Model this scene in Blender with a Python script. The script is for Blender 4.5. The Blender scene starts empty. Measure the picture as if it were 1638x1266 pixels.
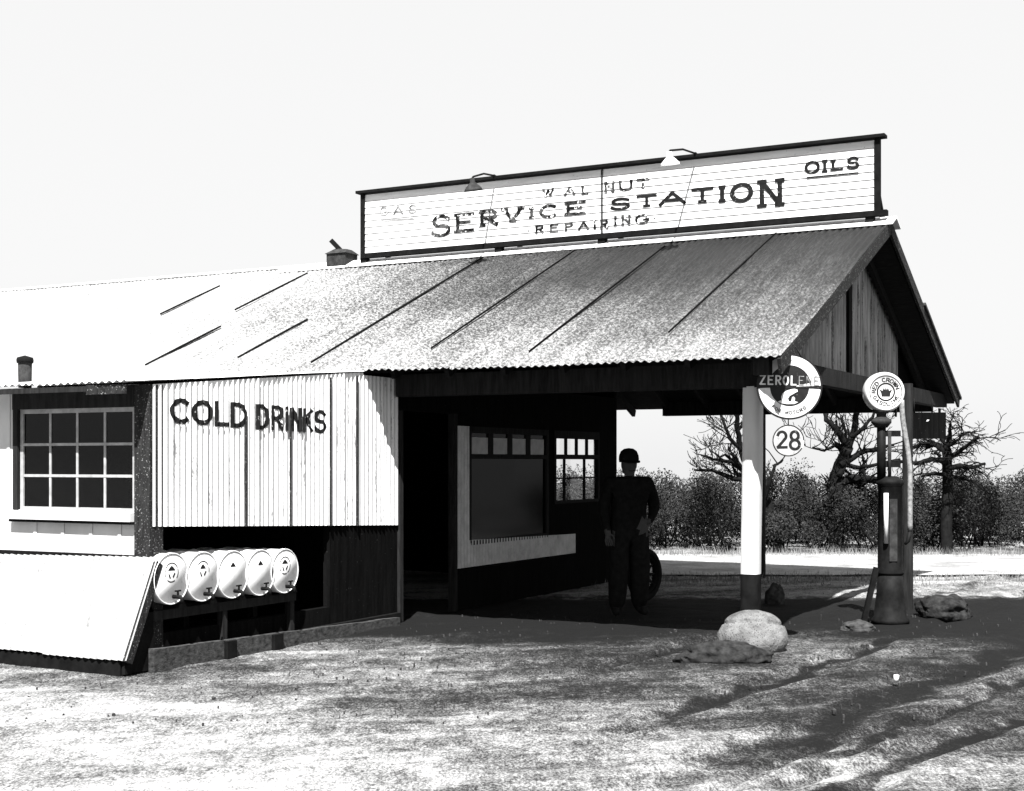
import bpy, math, random
from mathutils import Vector, noise as mnoise

random.seed(7)
sc = bpy.context.scene
COL = sc.collection
PI = math.pi
V = Vector

# ------------------------------------------------------------------ camera calibration
# World axes = building axes: X along the ridge, Y towards the back of the station, Z up.
F, CX, HY, EYE = 2221.0, 819.0, 740.0, 1.62
CA, SA = 0.884, 0.4675
RIGHT, FWD = V((CA, SA, 0)), V((-SA, CA, 0))
YAW = math.atan2(SA, CA)

def ray(x, y):
    r, q = (x - CX) / F, (HY - y) / F
    return V((CA * r - SA, SA * r + CA, q))
CAM = V((0, 0, EYE))
def at(x, y, d): return CAM + ray(x, y) * d
def onX(x, y, X0):
    k = ray(x, y); return CAM + k * (X0 / k.x)
def onY(x, y, Y0):
    k = ray(x, y); return CAM + k * (Y0 / k.y)
def ong(x, y, z=0.0):
    k = ray(x, y); return CAM + k * ((z - EYE) / k.z)

# ------------------------------------------------------------------ building dimensions
XG = -3.42            # gable end of the roof
YE, YB, YR = 11.27, 19.35, 15.31      # front eave, back eave, ridge
ZE, ZR = 2.50, 4.25
PITCH = (ZR - ZE) / (YR - YE)
XW = -7.61            # side wall of the shop
YF = 8.34             # front wall of the wing
XL = -18.5            # far end of the building, outside the picture
YSHOP = 17.40
def roofz(Y): return ZE + PITCH * (Y - YE)
def on_roof(x, y):
    k = ray(x, y)
    s = (ZE - PITCH * YE - EYE) / (k.z - PITCH * k.y)
    return CAM + k * s

# ------------------------------------------------------------------ materials (black-and-white place)
def mat(name, lo, hi, scale=6, detail=6, rough=.8, metal=0.0, bump=0.0, bscale=None, stretch=(1, 1, 1),
        speck=None, lohi=(.3, .7), spec=.3, dist=0.0, runs=None):
    m = bpy.data.materials.new(name); m.use_nodes = True
    nt = m.node_tree; N, L = nt.nodes, nt.links
    b = N['Principled BSDF']
    b.inputs['Roughness'].default_value = rough
    b.inputs['Metallic'].default_value = metal
    b.inputs['Specular IOR Level'].default_value = spec
    tc = N.new('ShaderNodeTexCoord'); mp = N.new('ShaderNodeMapping')
    mp.inputs['Scale'].default_value = stretch
    L.new(tc.outputs['Object'], mp.inputs['Vector'])
    n = N.new('ShaderNodeTexNoise'); n.inputs['Scale'].default_value = scale; n.inputs['Detail'].default_value = detail
    n.inputs['Roughness'].default_value = .65; n.inputs['Distortion'].default_value = dist
    L.new(mp.outputs['Vector'], n.inputs['Vector'])
    r = N.new('ShaderNodeMapRange')
    r.inputs['From Min'].default_value, r.inputs['From Max'].default_value = lohi
    r.inputs['To Min'].default_value, r.inputs['To Max'].default_value = lo, hi
    L.new(n.outputs['Fac'], r.inputs['Value'])
    out = r.outputs['Result']
    if speck:                                   # (scale, threshold, value)
        s = N.new('ShaderNodeTexNoise'); s.inputs['Scale'].default_value = speck[0]; s.inputs['Detail'].default_value = 3
        L.new(tc.outputs['Object'], s.inputs['Vector'])
        q = N.new('ShaderNodeMapRange')
        q.inputs['From Min'].default_value, q.inputs['From Max'].default_value = speck[1], speck[1] + .05
        L.new(s.outputs['Fac'], q.inputs['Value'])
        mx = N.new('ShaderNodeMix'); mx.data_type = 'FLOAT'
        L.new(q.outputs['Result'], mx.inputs[0]); L.new(out, mx.inputs[2]); mx.inputs[3].default_value = speck[2]
        out = mx.outputs[0]
    if runs:                                    # rust runs down the sheet (threshold, darkness)
        w_ = noi(nt, tc.outputs['Object'], 9, 5, .75, (1.6, 1.6, .10)); g_ = noi(nt, tc.outputs['Object'], 55, 3, .7, (1, 1, .5))
        q_ = ramp(nt, mth(nt, 'ADD', w_, mth(nt, 'MULTIPLY', mth(nt, 'SUBTRACT', g_, .5), .35)), runs[0], runs[0] + .10, 1, runs[1])
        out = mth(nt, 'MULTIPLY', out, q_)
    L.new(out, b.inputs['Base Color'])
    if bump:
        bn = N.new('ShaderNodeTexNoise'); bn.inputs['Scale'].default_value = bscale or scale * 6; bn.inputs['Detail'].default_value = 5
        L.new(mp.outputs['Vector'], bn.inputs['Vector'])
        bp = N.new('ShaderNodeBump'); bp.inputs['Strength'].default_value = bump; bp.inputs['Distance'].default_value = .02
        L.new(bn.outputs['Fac'], bp.inputs['Height']); L.new(bp.outputs['Normal'], b.inputs['Normal'])
    m['out'] = 1
    return m

def nd(nt, t, **kw):
    n = nt.nodes.new(t)
    for k, v in kw.items(): setattr(n, k, v)
    return n
def mth(nt, op, a, b=None, clamp=False):
    n = nt.nodes.new('ShaderNodeMath'); n.operation = op; n.use_clamp = clamp
    for i, q in enumerate((a, b)):
        if q is None: continue
        if isinstance(q, (int, float)): n.inputs[i].default_value = q
        else: nt.links.new(q, n.inputs[i])
    return n.outputs[0]
def noi(nt, vec, scale, detail=5, rough=.6, stretch=None, rot=0.0):
    if stretch or rot:
        mp = nt.nodes.new('ShaderNodeMapping'); mp.inputs['Scale'].default_value = stretch or (1, 1, 1)
        mp.vector_type = 'TEXTURE' if False else 'POINT'
        r = nt.nodes.new('ShaderNodeVectorRotate'); r.rotation_type = 'Z_AXIS'; r.inputs['Angle'].default_value = rot
        nt.links.new(vec, r.inputs['Vector']); nt.links.new(r.outputs[0], mp.inputs['Vector']); vec = mp.outputs[0]
    n = nt.nodes.new('ShaderNodeTexNoise'); n.inputs['Scale'].default_value = scale
    n.inputs['Detail'].default_value = detail; n.inputs['Roughness'].default_value = rough
    nt.links.new(vec, n.inputs['Vector']); return n.outputs['Fac']
def ramp(nt, x, a, b, c=0., d=1.):
    n = nt.nodes.new('ShaderNodeMapRange'); n.interpolation_type = 'SMOOTHSTEP'
    for k, v in zip(('From Min', 'From Max', 'To Min', 'To Max'), (a, b, c, d)): n.inputs[k].default_value = v
    nt.links.new(x, n.inputs['Value']); return n.outputs['Result']

RUTS = [(1.3, 9.35, 2.75, 11.6, .11, .24), (2.3, 9.2, 3.9, 11.4, .22, .22), (3.6, 9.2, 5.4, 11.2, .13, .22), (-.4, 9.6, 1.5, 12.2, .10, .12), (2.9, 9.2, 4.6, 11.3, .09, .14)]   # wheel ruts, in yard metres
def ground_mat():
    m = bpy.data.materials.new('dirt'); m.use_nodes = True; nt = m.node_tree
    b = nt.nodes['Principled BSDF']; b.inputs['Roughness'].default_value = .95; b.inputs['Specular IOR Level'].default_value = .1
    P = nt.nodes.new('ShaderNodeTexCoord').outputs['Object']
    rt = nt.nodes.new('ShaderNodeVectorRotate'); rt.rotation_type = 'Z_AXIS'; rt.inputs['Angle'].default_value = -YAW
    nt.links.new(P, rt.inputs['Vector'])
    Q = rt.outputs[0]                                  # x across the yard, y away from the road
    sx = nt.nodes.new('ShaderNodeSeparateXYZ'); nt.links.new(Q, sx.inputs[0]); x, y = sx.outputs[0], sx.outputs[1]
    big = noi(nt, Q, .5, 4, .6)
    streak = noi(nt, Q, 1.0, 7, .68, (.45, 1.3, 1), -.22)
    mid = noi(nt, Q, 3.2, 7, .72, (1.0, .8, 1))
    fine = noi(nt, Q, 30, 5, .75, (1.1, .6, 1))
    # dark trodden oily soil towards the pump, pale dry dirt towards the wing and the camera, oil and painted canopy shade where cars stand
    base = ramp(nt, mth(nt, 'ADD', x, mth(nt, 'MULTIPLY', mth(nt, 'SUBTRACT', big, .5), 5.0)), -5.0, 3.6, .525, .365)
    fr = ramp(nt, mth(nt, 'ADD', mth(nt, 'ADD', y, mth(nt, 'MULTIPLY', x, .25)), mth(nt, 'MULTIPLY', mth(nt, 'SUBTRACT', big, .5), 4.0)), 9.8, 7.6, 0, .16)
    under = mth(nt, 'MULTIPLY', mth(nt, 'MULTIPLY', ramp(nt, mth(nt, 'ADD', y, mth(nt, 'ADD', mth(nt, 'MULTIPLY', mth(nt, 'SUBTRACT', big, .5), 3.0), mth(nt, 'MULTIPLY', mth(nt, 'SUBTRACT', mid, .5), 2.4))), 12.2, 13.9), ramp(nt, y, 17.0, 16.0)), .36)  # canopy shade deepened in the soil colour, along with the oil
    back = ramp(nt, mth(nt, 'ADD', y, mth(nt, 'MULTIPLY', mth(nt, 'SUBTRACT', mid, .5), 2.0)), 16.2, 17.2, 0, .22)  # soil paled towards the back, sunlit ground put into the colour
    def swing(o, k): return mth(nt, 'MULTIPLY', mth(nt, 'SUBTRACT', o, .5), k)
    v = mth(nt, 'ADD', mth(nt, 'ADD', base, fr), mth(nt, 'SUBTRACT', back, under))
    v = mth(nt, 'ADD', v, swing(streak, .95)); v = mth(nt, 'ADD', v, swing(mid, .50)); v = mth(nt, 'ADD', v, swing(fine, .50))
    grit = ramp(nt, noi(nt, Q, 70, 3, .75, (1.0, .55, 1)), .40, .60); clod = ramp(nt, noi(nt, Q, 12, 5, .75, (1.0, .4, 1)), .34, .66)
    v = mth(nt, 'ADD', v, swing(grit, .18)); v = mth(nt, 'ADD', v, swing(clod, .09))
    # wheel ruts: darker packed soil
    wob = swing(noi(nt, Q, .9, 3, .6), .9)
    for (ax, ay, bx, by, wd, k) in RUTS:
        L_ = math.hypot(bx - ax, by - ay); nx, ny = (by - ay) / L_, -(bx - ax) / L_
        d = mth(nt, 'ADD', mth(nt, 'MULTIPLY', x, nx), mth(nt, 'MULTIPLY', y, ny))
        d = mth(nt, 'ABSOLUTE', mth(nt, 'ADD', mth(nt, 'SUBTRACT', d, ax * nx + ay * ny), wob))
        v = mth(nt, 'SUBTRACT', v, mth(nt, 'MULTIPLY', mth(nt, 'MULTIPLY', ramp(nt, d, wd, wd * .35), ramp(nt, x, .3, 1.6)), k))
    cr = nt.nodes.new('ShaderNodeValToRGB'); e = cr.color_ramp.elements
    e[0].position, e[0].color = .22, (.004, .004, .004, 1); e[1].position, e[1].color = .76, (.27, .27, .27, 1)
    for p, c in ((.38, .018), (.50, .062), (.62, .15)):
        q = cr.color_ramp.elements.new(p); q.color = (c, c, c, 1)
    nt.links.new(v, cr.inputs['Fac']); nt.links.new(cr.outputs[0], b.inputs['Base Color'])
    bp = nt.nodes.new('ShaderNodeBump'); bp.inputs['Strength'].default_value = .8; bp.inputs['Distance'].default_value = .05
    h = mth(nt, 'ADD', mid, mth(nt, 'MULTIPLY', fine, .4))
    nt.links.new(h, bp.inputs['Height']); nt.links.new(bp.outputs[0], b.inputs['Normal'])
    return m

def roof_mat():
    m = bpy.data.materials.new('galvanised_roofing'); m.use_nodes = True; nt = m.node_tree
    b = nt.nodes['Principled BSDF']; b.inputs['Roughness'].default_value = .55
    P = nt.nodes.new('ShaderNodeTexCoord').outputs['Object']
    sx = nt.nodes.new('ShaderNodeSeparateXYZ'); nt.links.new(P, sx.inputs[0])
    x, y = sx.outputs[0], sx.outputs[1]
    patch = noi(nt, P, .8, 5, .65)
    run = noi(nt, P, 1.3, 5, .7, (4.5, .35, .35))
    grain = noi(nt, P, 60, 4, .8); grain2 = noi(nt, P, 170, 2, .7)
    # darker towards the ridge and gable end, paler at the far end; patchy wear
    up = ramp(nt, y, -.6, YR - YE + .5, 0, 1)
    along = ramp(nt, x, -13.0 - XW, -5.2 - XW, .05, 1)
    rust_tone = mth(nt, 'MULTIPLY', mth(nt, 'ADD', mth(nt, 'MULTIPLY', up, .80), .34), along)
    rust_tone = mth(nt, 'ADD', rust_tone, mth(nt, 'MULTIPLY', mth(nt, 'SUBTRACT', patch, .5), .55))
    rust_tone = mth(nt, 'ADD', rust_tone, mth(nt, 'MULTIPLY', mth(nt, 'SUBTRACT', run, .5), .50))
    rust_tone = mth(nt, 'ADD', rust_tone, mth(nt, 'MULTIPLY', mth(nt, 'SUBTRACT', grain, .5), .95))
    rust_tone = mth(nt, 'ADD', rust_tone, mth(nt, 'MULTIPLY', mth(nt, 'SUBTRACT', grain2, .5), .8))
    sp = ramp(nt, noi(nt, P, 34, 3, .75, (1.3, .8, .8)), .42, .58)
    rust_tone = mth(nt, 'ADD', rust_tone, mth(nt, 'MULTIPLY', mth(nt, 'SUBTRACT', sp, .5), .36))
    cr = nt.nodes.new('ShaderNodeValToRGB'); e = cr.color_ramp.elements
    e[0].position, e[0].color = .12, (.22, .22, .22, 1); e[1].position, e[1].color = 1.0, (.007, .007, .007, 1)
    for p, c in ((.30, .15), (.45, .08), (.62, .032)):
        q = cr.color_ramp.elements.new(p); q.color = (c, c, c, 1)
    nt.links.new(rust_tone, cr.inputs['Fac']); nt.links.new(cr.outputs[0], b.inputs['Base Color'])
    b.inputs['Metallic'].default_value = .08; b.inputs['Specular IOR Level'].default_value = .12
    return m

M = {
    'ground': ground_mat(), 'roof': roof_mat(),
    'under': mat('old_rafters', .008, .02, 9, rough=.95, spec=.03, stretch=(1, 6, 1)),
    'zinc_white': mat('whitewashed_sheet', .50, .72, 3, stretch=(1, 1, .25), rough=.65, speck=(70, .68, .12), bump=.15, runs=(.565, .25)),
    'zinc': mat('weathered_sheet', .10, .34, 5, stretch=(3, 3, .3), rough=.8, metal=.1, bump=.2, runs=(.55, .3)),
    'zinc_shop': mat('limewashed_sheet', .28, .52, 5, rough=.7, speck=(70, .66, .2)),
    'white': mat('white_paint', .32, .46, 2.5, rough=.6, stretch=(1, 1, .4), bump=.08, speck=(60, .70, .30)),
    'white_sign': mat('sign_white', .40, .60, 3, rough=.6, stretch=(.6, 1, 4), speck=(45, .68, .2)),
    'trim_dark': mat('dark_trim', .005, .022, 14, rough=.8, spec=.08, stretch=(3, 3, .5), speck=(70, .62, .14), bump=.2),
    'black': mat('black_paint', .003, .008, 10, rough=.8, spec=.03),
    'boards': mat('dark_boards', .0015, .005, 6, rough=.95, spec=.02, stretch=(4, 4, .4), bump=.3, speck=(55, .72, .05)),
    'curb': mat('worn_curb_board', .008, .06, 16, rough=.95, stretch=(1, 1, 2), bump=.5, spec=.05),
    'letter': mat('sign_black', .004, .012, 8, rough=.8, spec=.05, speck=(34, .66, .22)),
    'letter_worn': mat('worn_lettering', .004, .06, 10, rough=.8, spec=.05, lohi=(.45, .65), speck=(26, .60, .5)),
    'letter_faint': mat('faded_lettering', .03, .26, 14, rough=.7, lohi=(.4, .6)),
    'wood_dark': mat('dark_wood', .006, .02, 7, rough=.9, spec=.05, stretch=(4, 4, .5), bump=.2),
    'iron': mat('painted_iron', .003, .009, 12, rough=.6, spec=.04), 'zinc_hose': mat('worn_hose', .05, .24, 30, rough=.8), 'sash': mat('sash_grey', .16, .30, 12, rough=.8),
    'rusty': mat('rusty_iron', .008, .035, 14, rough=.9, spec=.08),
    'rubber': mat('tyre_rubber', .006, .014, 20, rough=.9, spec=.05),
    'sheet_dull': mat('dull_zinc_sheet', .17, .26, 2.2, stretch=(1.5, 1, .5), rough=.7, speck=(55, .68, .06), bump=.2, runs=(.60, .45)),
    'drum': mat('drum_enamel', .50, .72, 3, rough=.55, speck=(60, .69, .15), runs=(.60, .4)),
    'milk': mat('milk_glass', .42, .55, 4, rough=.25, spec=.5),
    'enamel_w': mat('enamel_white', .34, .5, 8, rough=.35, spec=.5, speck=(40, .66, .12)),
    'enamel_b': mat('enamel_black', .004, .012, 8, rough=.5, spec=.15, speck=(40, .70, .12)),
    'enamel_g': mat('enamel_grey', .17, .34, 30, rough=.5),
    'stone_w': mat('limewashed_stone', .05, .16, 6, rough=.95, bump=.5, bscale=40, speck=(90, .60, .02), spec=.05),
    'stone_dark': mat('dark_stone', .004, .028, 14, rough=.95, bump=.8, bscale=22, spec=.04), 'stone': mat('field_stone', .008, .05, 14, rough=.95, bump=.7, bscale=22, spec=.05),
    'bark': mat('bark', .003, .010, 14, rough=.98, spec=.03, bump=.4),
    'leaf': mat('dry_leaf', .003, .034, 3.2, detail=3, rough=.9, spec=.05),
    'grass': mat('dry_grass', .05, .22, 3, rough=.9),
    'lane': mat('pale_lane', .09, .30, 1.6, rough=.95, stretch=(1, 1, 1), speck=(30, .60, .07), bump=.3),
    'skin': mat('skin', .035, .05, 8, rough=.8, spec=.1), 'cloth': mat('dark_cloth', .004, .010, 18, rough=1, spec=.02),
    'cloth2': mat('work_trousers', .005, .012, 18, rough=1, spec=.02),
    'tin': mat('tin', .5, .6, 6, rough=.4), 'paper': mat('paper_blind', .30, .42, 10, rough=.9),
}
def glass(name, tint, rough, gl=.4):
    m = bpy.data.materials.new(name); m.use_nodes = True; nt = m.node_tree
    nt.nodes.remove(nt.nodes['Principled BSDF'])
    o = nt.nodes['Material Output']
    t = nt.nodes.new('ShaderNodeBsdfTransparent'); t.inputs[0].default_value = (tint,) * 3 + (1,)
    g = nt.nodes.new('ShaderNodeBsdfGlossy'); g.inputs['Roughness'].default_value = rough
    g.inputs['Color'].default_value = (.8, .8, .8, 1)
    lw = nt.nodes.new('ShaderNodeLayerWeight'); lw.inputs[0].default_value = .5
    f = mth(nt, 'ADD', mth(nt, 'MULTIPLY', mth(nt, 'POWER', lw.outputs['Facing'], 3.0), gl), .02)
    x = nt.nodes.new('ShaderNodeMixShader')
    nt.links.new(f, x.inputs[0]); nt.links.new(t.outputs[0], x.inputs[1]); nt.links.new(g.outputs[0], x.inputs[2])
    nt.links.new(x.outputs[0], o.inputs['Surface']); return m
M['glass'] = glass('window_glass', .97, .03, .25); M['glass_shop'] = glass('dark_shop_glass', .04, .08, .02); M['glass_dusty'] = glass('dusty_glass', .25, .10, .12)

# ------------------------------------------------------------------ mesh helpers
class MB:
    def __init__(s): s.v, s.f, s.mi, s.sm = [], [], [], []
    def add(s, vs, fs, mi=0, smooth=False):
        b = len(s.v); s.v += [V(p) for p in vs]
        for f in fs: s.f.append(tuple(b + i for i in f)); s.mi.append(mi); s.sm.append(smooth)
        return s
    def hexa(s, p, mi=0):
        return s.add(p, [(0, 3, 2, 1), (4, 5, 6, 7), (0, 1, 5, 4), (1, 2, 6, 5), (2, 3, 7, 6), (3, 0, 4, 7)], mi)
    def box(s, x0, x1, y0, y1, z0, z1, mi=0):
        x0, x1 = sorted((x0, x1)); y0, y1 = sorted((y0, y1)); z0, z1 = sorted((z0, z1))
        return s.hexa([(x0, y0, z0), (x1, y0, z0), (x1, y1, z0), (x0, y1, z0), (x0, y0, z1), (x1, y0, z1), (x1, y1, z1), (x0, y1, z1)], mi)
    def bar(s, a, b, w, h, up=(0, 0, 1), mi=0):
        a, b = V(a), V(b); d = (b - a).normalized(); u = V(up)
        r = d.cross(u)
        if r.length < 1e-4: r = d.cross(V((1, 0, 0)))
        r.normalize(); u = r.cross(d).normalized(); r *= w / 2; u *= h / 2
        return s.hexa([a - r - u, a + r - u, a + r + u, a - r + u, b - r - u, b + r - u, b + r + u, b - r + u], mi)
    def tube(s, pts, rad, n=8, mi=0, caps=True):
        pts = [V(p) for p in pts]; m = len(pts)
        if not hasattr(rad, '__len__'): rad = [rad] * m
        vs, fs = [], []; prev = None
        for i, p in enumerate(pts):
            d = (pts[min(i + 1, m - 1)] - pts[max(i - 1, 0)]).normalized()
            if prev is None:
                a = d.cross(V((0, 0, 1)) if abs(d.z) < .95 else V((1, 0, 0))).normalized()
            else:
                a = (prev - d * prev.dot(d)).normalized()
            prev = a; c = d.cross(a)
            for k in range(n):
                t = 2 * PI * k / n; vs.append(p + (a * math.cos(t) + c * math.sin(t)) * rad[i])
        for i in range(m - 1):
            for k in range(n):
                k2 = (k + 1) % n; fs.append((i * n + k, i * n + k2, (i + 1) * n + k2, (i + 1) * n + k))
        s.add(vs, fs, mi, True)
        if caps:
            b = len(s.v) - m * n
            s.f.append(tuple(b + k for k in range(n))[::-1]); s.mi.append(mi); s.sm.append(False)
            s.f.append(tuple(b + (m - 1) * n + k for k in range(n))); s.mi.append(mi); s.sm.append(False)
        return s
    def lathe(s, o, axis, prof, n=32, mi=0, smooth=True):
        # prof: (radius, distance along axis)
        o, ax = V(o), V(axis).normalized()
        a = ax.cross(V((0, 0, 1)) if abs(ax.z) < .9 else V((1, 0, 0))).normalized(); c = ax.cross(a)
        vs, fs = [], []
        for r, h in prof:
            for k in range(n):
                t = 2 * PI * k / n; vs.append(o + ax * h + (a * math.cos(t) + c * math.sin(t)) * max(r, 1e-4))
        m = len(prof)
        for i in range(m - 1):
            for k in range(n):
                k2 = (k + 1) % n; fs.append((i * n + k, i * n + k2, (i + 1) * n + k2, (i + 1) * n + k))
        return s.add(vs, fs, mi, smooth)

def obj(name, mb, mats, parent=None, **props):
    me = bpy.data.meshes.new(name)
    off = wloc(parent) if parent else V((0, 0, 0))
    me.from_pydata([p - off for p in mb.v], [], mb.f)
    if not isinstance(mats, (list, tuple)): mats = [mats]
    for m in mats: me.materials.append(M[m] if isinstance(m, str) else m)
    me.polygons.foreach_set('material_index', mb.mi); me.polygons.foreach_set('use_smooth', mb.sm)
    me.update()
    o = bpy.data.objects.new(name, me); COL.objects.link(o)
    if parent: o.parent = parent
    for k, v in props.items(): o[k] = v
    return o
def wloc(o):
    p = V((0, 0, 0))
    while o: p += o.location; o = o.parent
    return p
def thing(name, label, cat, loc=(0, 0, 0), group=None):
    o = bpy.data.objects.new(name, None); COL.objects.link(o); o.location = loc
    o.empty_display_size = .2
    o['label'] = label; o['category'] = cat
    if group: o['group'] = group
    return o
def tag(o, label, cat, group=None):
    o['label'] = label; o['category'] = cat
    if group: o['group'] = group
    return o
def dup(root, loc, label=None):
    r = root.copy(); COL.objects.link(r); r.location = loc
    if label: r['label'] = label
    for c in list(root.children):
        k = c.copy(); COL.objects.link(k); k.parent = r
        for g in list(c.children):
            h = g.copy(); COL.objects.link(h); h.parent = k
    return r

def corr(mb, O, U, W, N, L, vr, pitch=.076, amp=.009, rows=4, sheet=.66, lap=.007, jit=.012, sub=6, sag=None, rnd=None, mi=0):
    """corrugated sheets: U across the waves, W down the sheet, N outwards; vr(u) -> (v0, v1)"""
    rnd = rnd or random.Random(3)
    O, U, W, N = V(O), V(U), V(W), V(N)
    n = int(L / pitch * sub); js = [(rnd.uniform(-jit, jit), rnd.uniform(-.003, .003)) for _ in range(int(L / sheet) + 3)]
    vs, fs = [], []
    for i in range(n + 1):
        u = L * i / n; k = int(u / sheet); j1, j2 = js[k]
        off = amp * math.sin(2 * PI * u / pitch) + lap * ((u % sheet) / sheet) + j2
        v0, v1 = vr(u); v1 += j1
        for j in range(rows + 1):
            v = v0 + (v1 - v0) * j / rows
            e = sag(u, v) if sag else 0
            vs.append(O + U * u + W * v + N * (off + e))
    for i in range(n):
        for j in range(rows):
            a = i * (rows + 1) + j
            fs.append((a, a + 1, a + rows + 2, a + rows + 1))
    mb.add(vs, fs, mi, True); return mb

# ------------------------------------------------------------------ hand lettering
def arc(cx, cy, rx, ry, a0, a1, n=14):
    return [(cx + rx * math.cos(math.radians(a0 + (a1 - a0) * i / n)), cy + ry * math.sin(math.radians(a0 + (a1 - a0) * i / n))) for i in range(n + 1)]
GL = {
    'A': [[(0, 0), (.5, 1)], [(.5, 1), (1, 0)], [(.2, .34), (.8, .34)]],
    'B': [[(.05, 0), (.05, 1)], [(.05, 1), (.5, 1)] + arc(.5, .76, .4, .24, 90, -90) + [(.05, .52)], [(.05, .52), (.5, .52)] + arc(.5, .26, .5, .26, 90, -90) + [(.05, 0)]],
    'C': [arc(.52, .5, .5, .5, 48, 312, 22)],
    'D': [[(.06, 0), (.06, 1)], [(.06, 1), (.4, 1)] + arc(.4, .5, .6, .5, 90, -90, 18) + [(.06, 0)]],
    'E': [[(.08, 0), (.08, 1)], [(.08, 1), (1, 1)], [(.08, .52), (.8, .52)], [(.08, 0), (1, 0)]],
    'F': [[(.08, 0), (.08, 1)], [(.08, 1), (1, 1)], [(.08, .52), (.8, .52)]],
    'G': [arc(.5, .5, .5, .5, 48, 340, 22) + [(.97, .42)], [(.6, .45), (1, .45)]],
    'H': [[(.05, 0), (.05, 1)], [(.95, 0), (.95, 1)], [(.05, .5), (.95, .5)]],
    'I': [[(.5, 0), (.5, 1)]],
    'K': [[(.06, 0), (.06, 1)], [(1, 1), (.1, .42)], [(.36, .6), (1, 0)]],
    'L': [[(.08, 0), (.08, 1)], [(.08, 0), (1, 0)]],
    'M': [[(.02, 0), (.06, 1)], [(.06, 1), (.5, .15)], [(.5, .15), (.94, 1)], [(.94, 1), (.98, 0)]],
    'N': [[(.05, 0), (.05, 1)], [(.05, 1), (.95, 0)], [(.95, 0), (.95, 1)]],
    'O': [arc(.5, .5, .5, .5, 90, 450, 26)],
    'P': [[(.08, 0), (.08, 1)], [(.08, 1), (.5, 1)] + arc(.5, .73, .48, .27, 90, -90) + [(.08, .46)]],
    'R': [[(.08, 0), (.08, 1)], [(.08, 1), (.5, 1)] + arc(.5, .74, .46, .26, 90, -90) + [(.08, .48)], [(.45, .48), (1, 0)]],
    'S': [[(.96, .84)] + arc(.52, .74, .44, .26, 42, 235, 12) + [(.5, .51)] + arc(.5, .27, .48, .27, 55, -150, 14) + [(.02, .20)]],
    'T': [[(.5, 0), (.5, 1)], [(0, 1), (1, 1)]],
    'U': [[(.04, 1), (.04, .36)] + arc(.5, .36, .46, .36, 180, 360, 14) + [(.96, 1)]],
    'V': [[(0, 1), (.5, 0)], [(.5, 0), (1, 1)]],
    'W': [[(0, 1), (.25, 0)], [(.25, 0), (.5, .9)], [(.5, .9), (.75, 0)], [(.75, 0), (1, 1)]],
    'Z': [[(0, 1), (1, 1)], [(1, 1), (0, 0)], [(0, 0), (1, 0)]],
    '2': [arc(.5, .72, .46, .28, 165, -30, 14) + [(.04, .02)], [(.02, 0), (1, 0)]],
    '8': [arc(.5, .76, .40, .24, 90, 450, 20), arc(.5, .26, .49, .26, 90, 450, 22)],
    '.': [arc(.5, .5, .25, .25, 0, 360, 8)],
    '-': [[(0, .5), (1, .5)]],
}
def letter(mb, ch, w, h, place, wt, serif=0.0, hz=.85, cross=3, step=.02, rag=.0, bow=None):
    """strokes of one letter, w x h metres, laid on a surface by place(x, y, lift)"""
    strokes = [list(p) for p in GL[ch]]
    if serif:
        for p in list(strokes):
            for a, b in ((p[0], p[1]), (p[-1], p[-2])):
                if abs((a[0] - b[0]) * w) < abs((a[1] - b[1]) * h) and (a[1] < .03 or a[1] > .97):
                    e = serif / w
                    strokes.append([(a[0] - e, a[1]), (a[0] + e, a[1])])
    rr = random.Random(ord(ch) * 7 + int(w * 1e4))
    for si, st in enumerate(strokes):
        pts = []
        for (a, b) in zip(st[:-1], st[1:]):
            A, B = V((a[0] * w, a[1] * h)), V((b[0] * w, b[1] * h))
            k = max(1, int((B - A).length / step))
            for i in range(k): pts.append(A.lerp(B, i / k))
        pts.append(V((st[-1][0] * w, st[-1][1] * h)))
        closed = (pts[0] - pts[-1]).length < 1e-5
        n = len(pts); vs, fs = [], []
        for i, p in enumerate(pts):
            if closed: d = pts[(i + 1) % (n - 1)] - pts[(i - 1) % (n - 1)]
            else: d = pts[min(i + 1, n - 1)] - pts[max(i - 1, 0)]
            d.normalize(); nrm = V((-d.y, d.x))
            ww = wt * (hz + (1 - hz) * abs(d.y)) * (1 + rr.uniform(-rag, rag))
            ext = V((0, 0))
            if not closed and i == 0: ext = -d * wt * .35
            if not closed and i == n - 1: ext = d * wt * .35
            for c in range(cross + 1):
                q = p + ext + nrm * ww * (c / cross - .5)
                vs.append(place(q.x, q.y, .0004 * si))
        m = cross + 1
        for i in range(n - 1):
            for c in range(cross):
                fs.append((i * m + c, i * m + c + 1, (i + 1) * m + c + 1, (i + 1) * m + c))
        mb.add(vs, fs)

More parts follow.
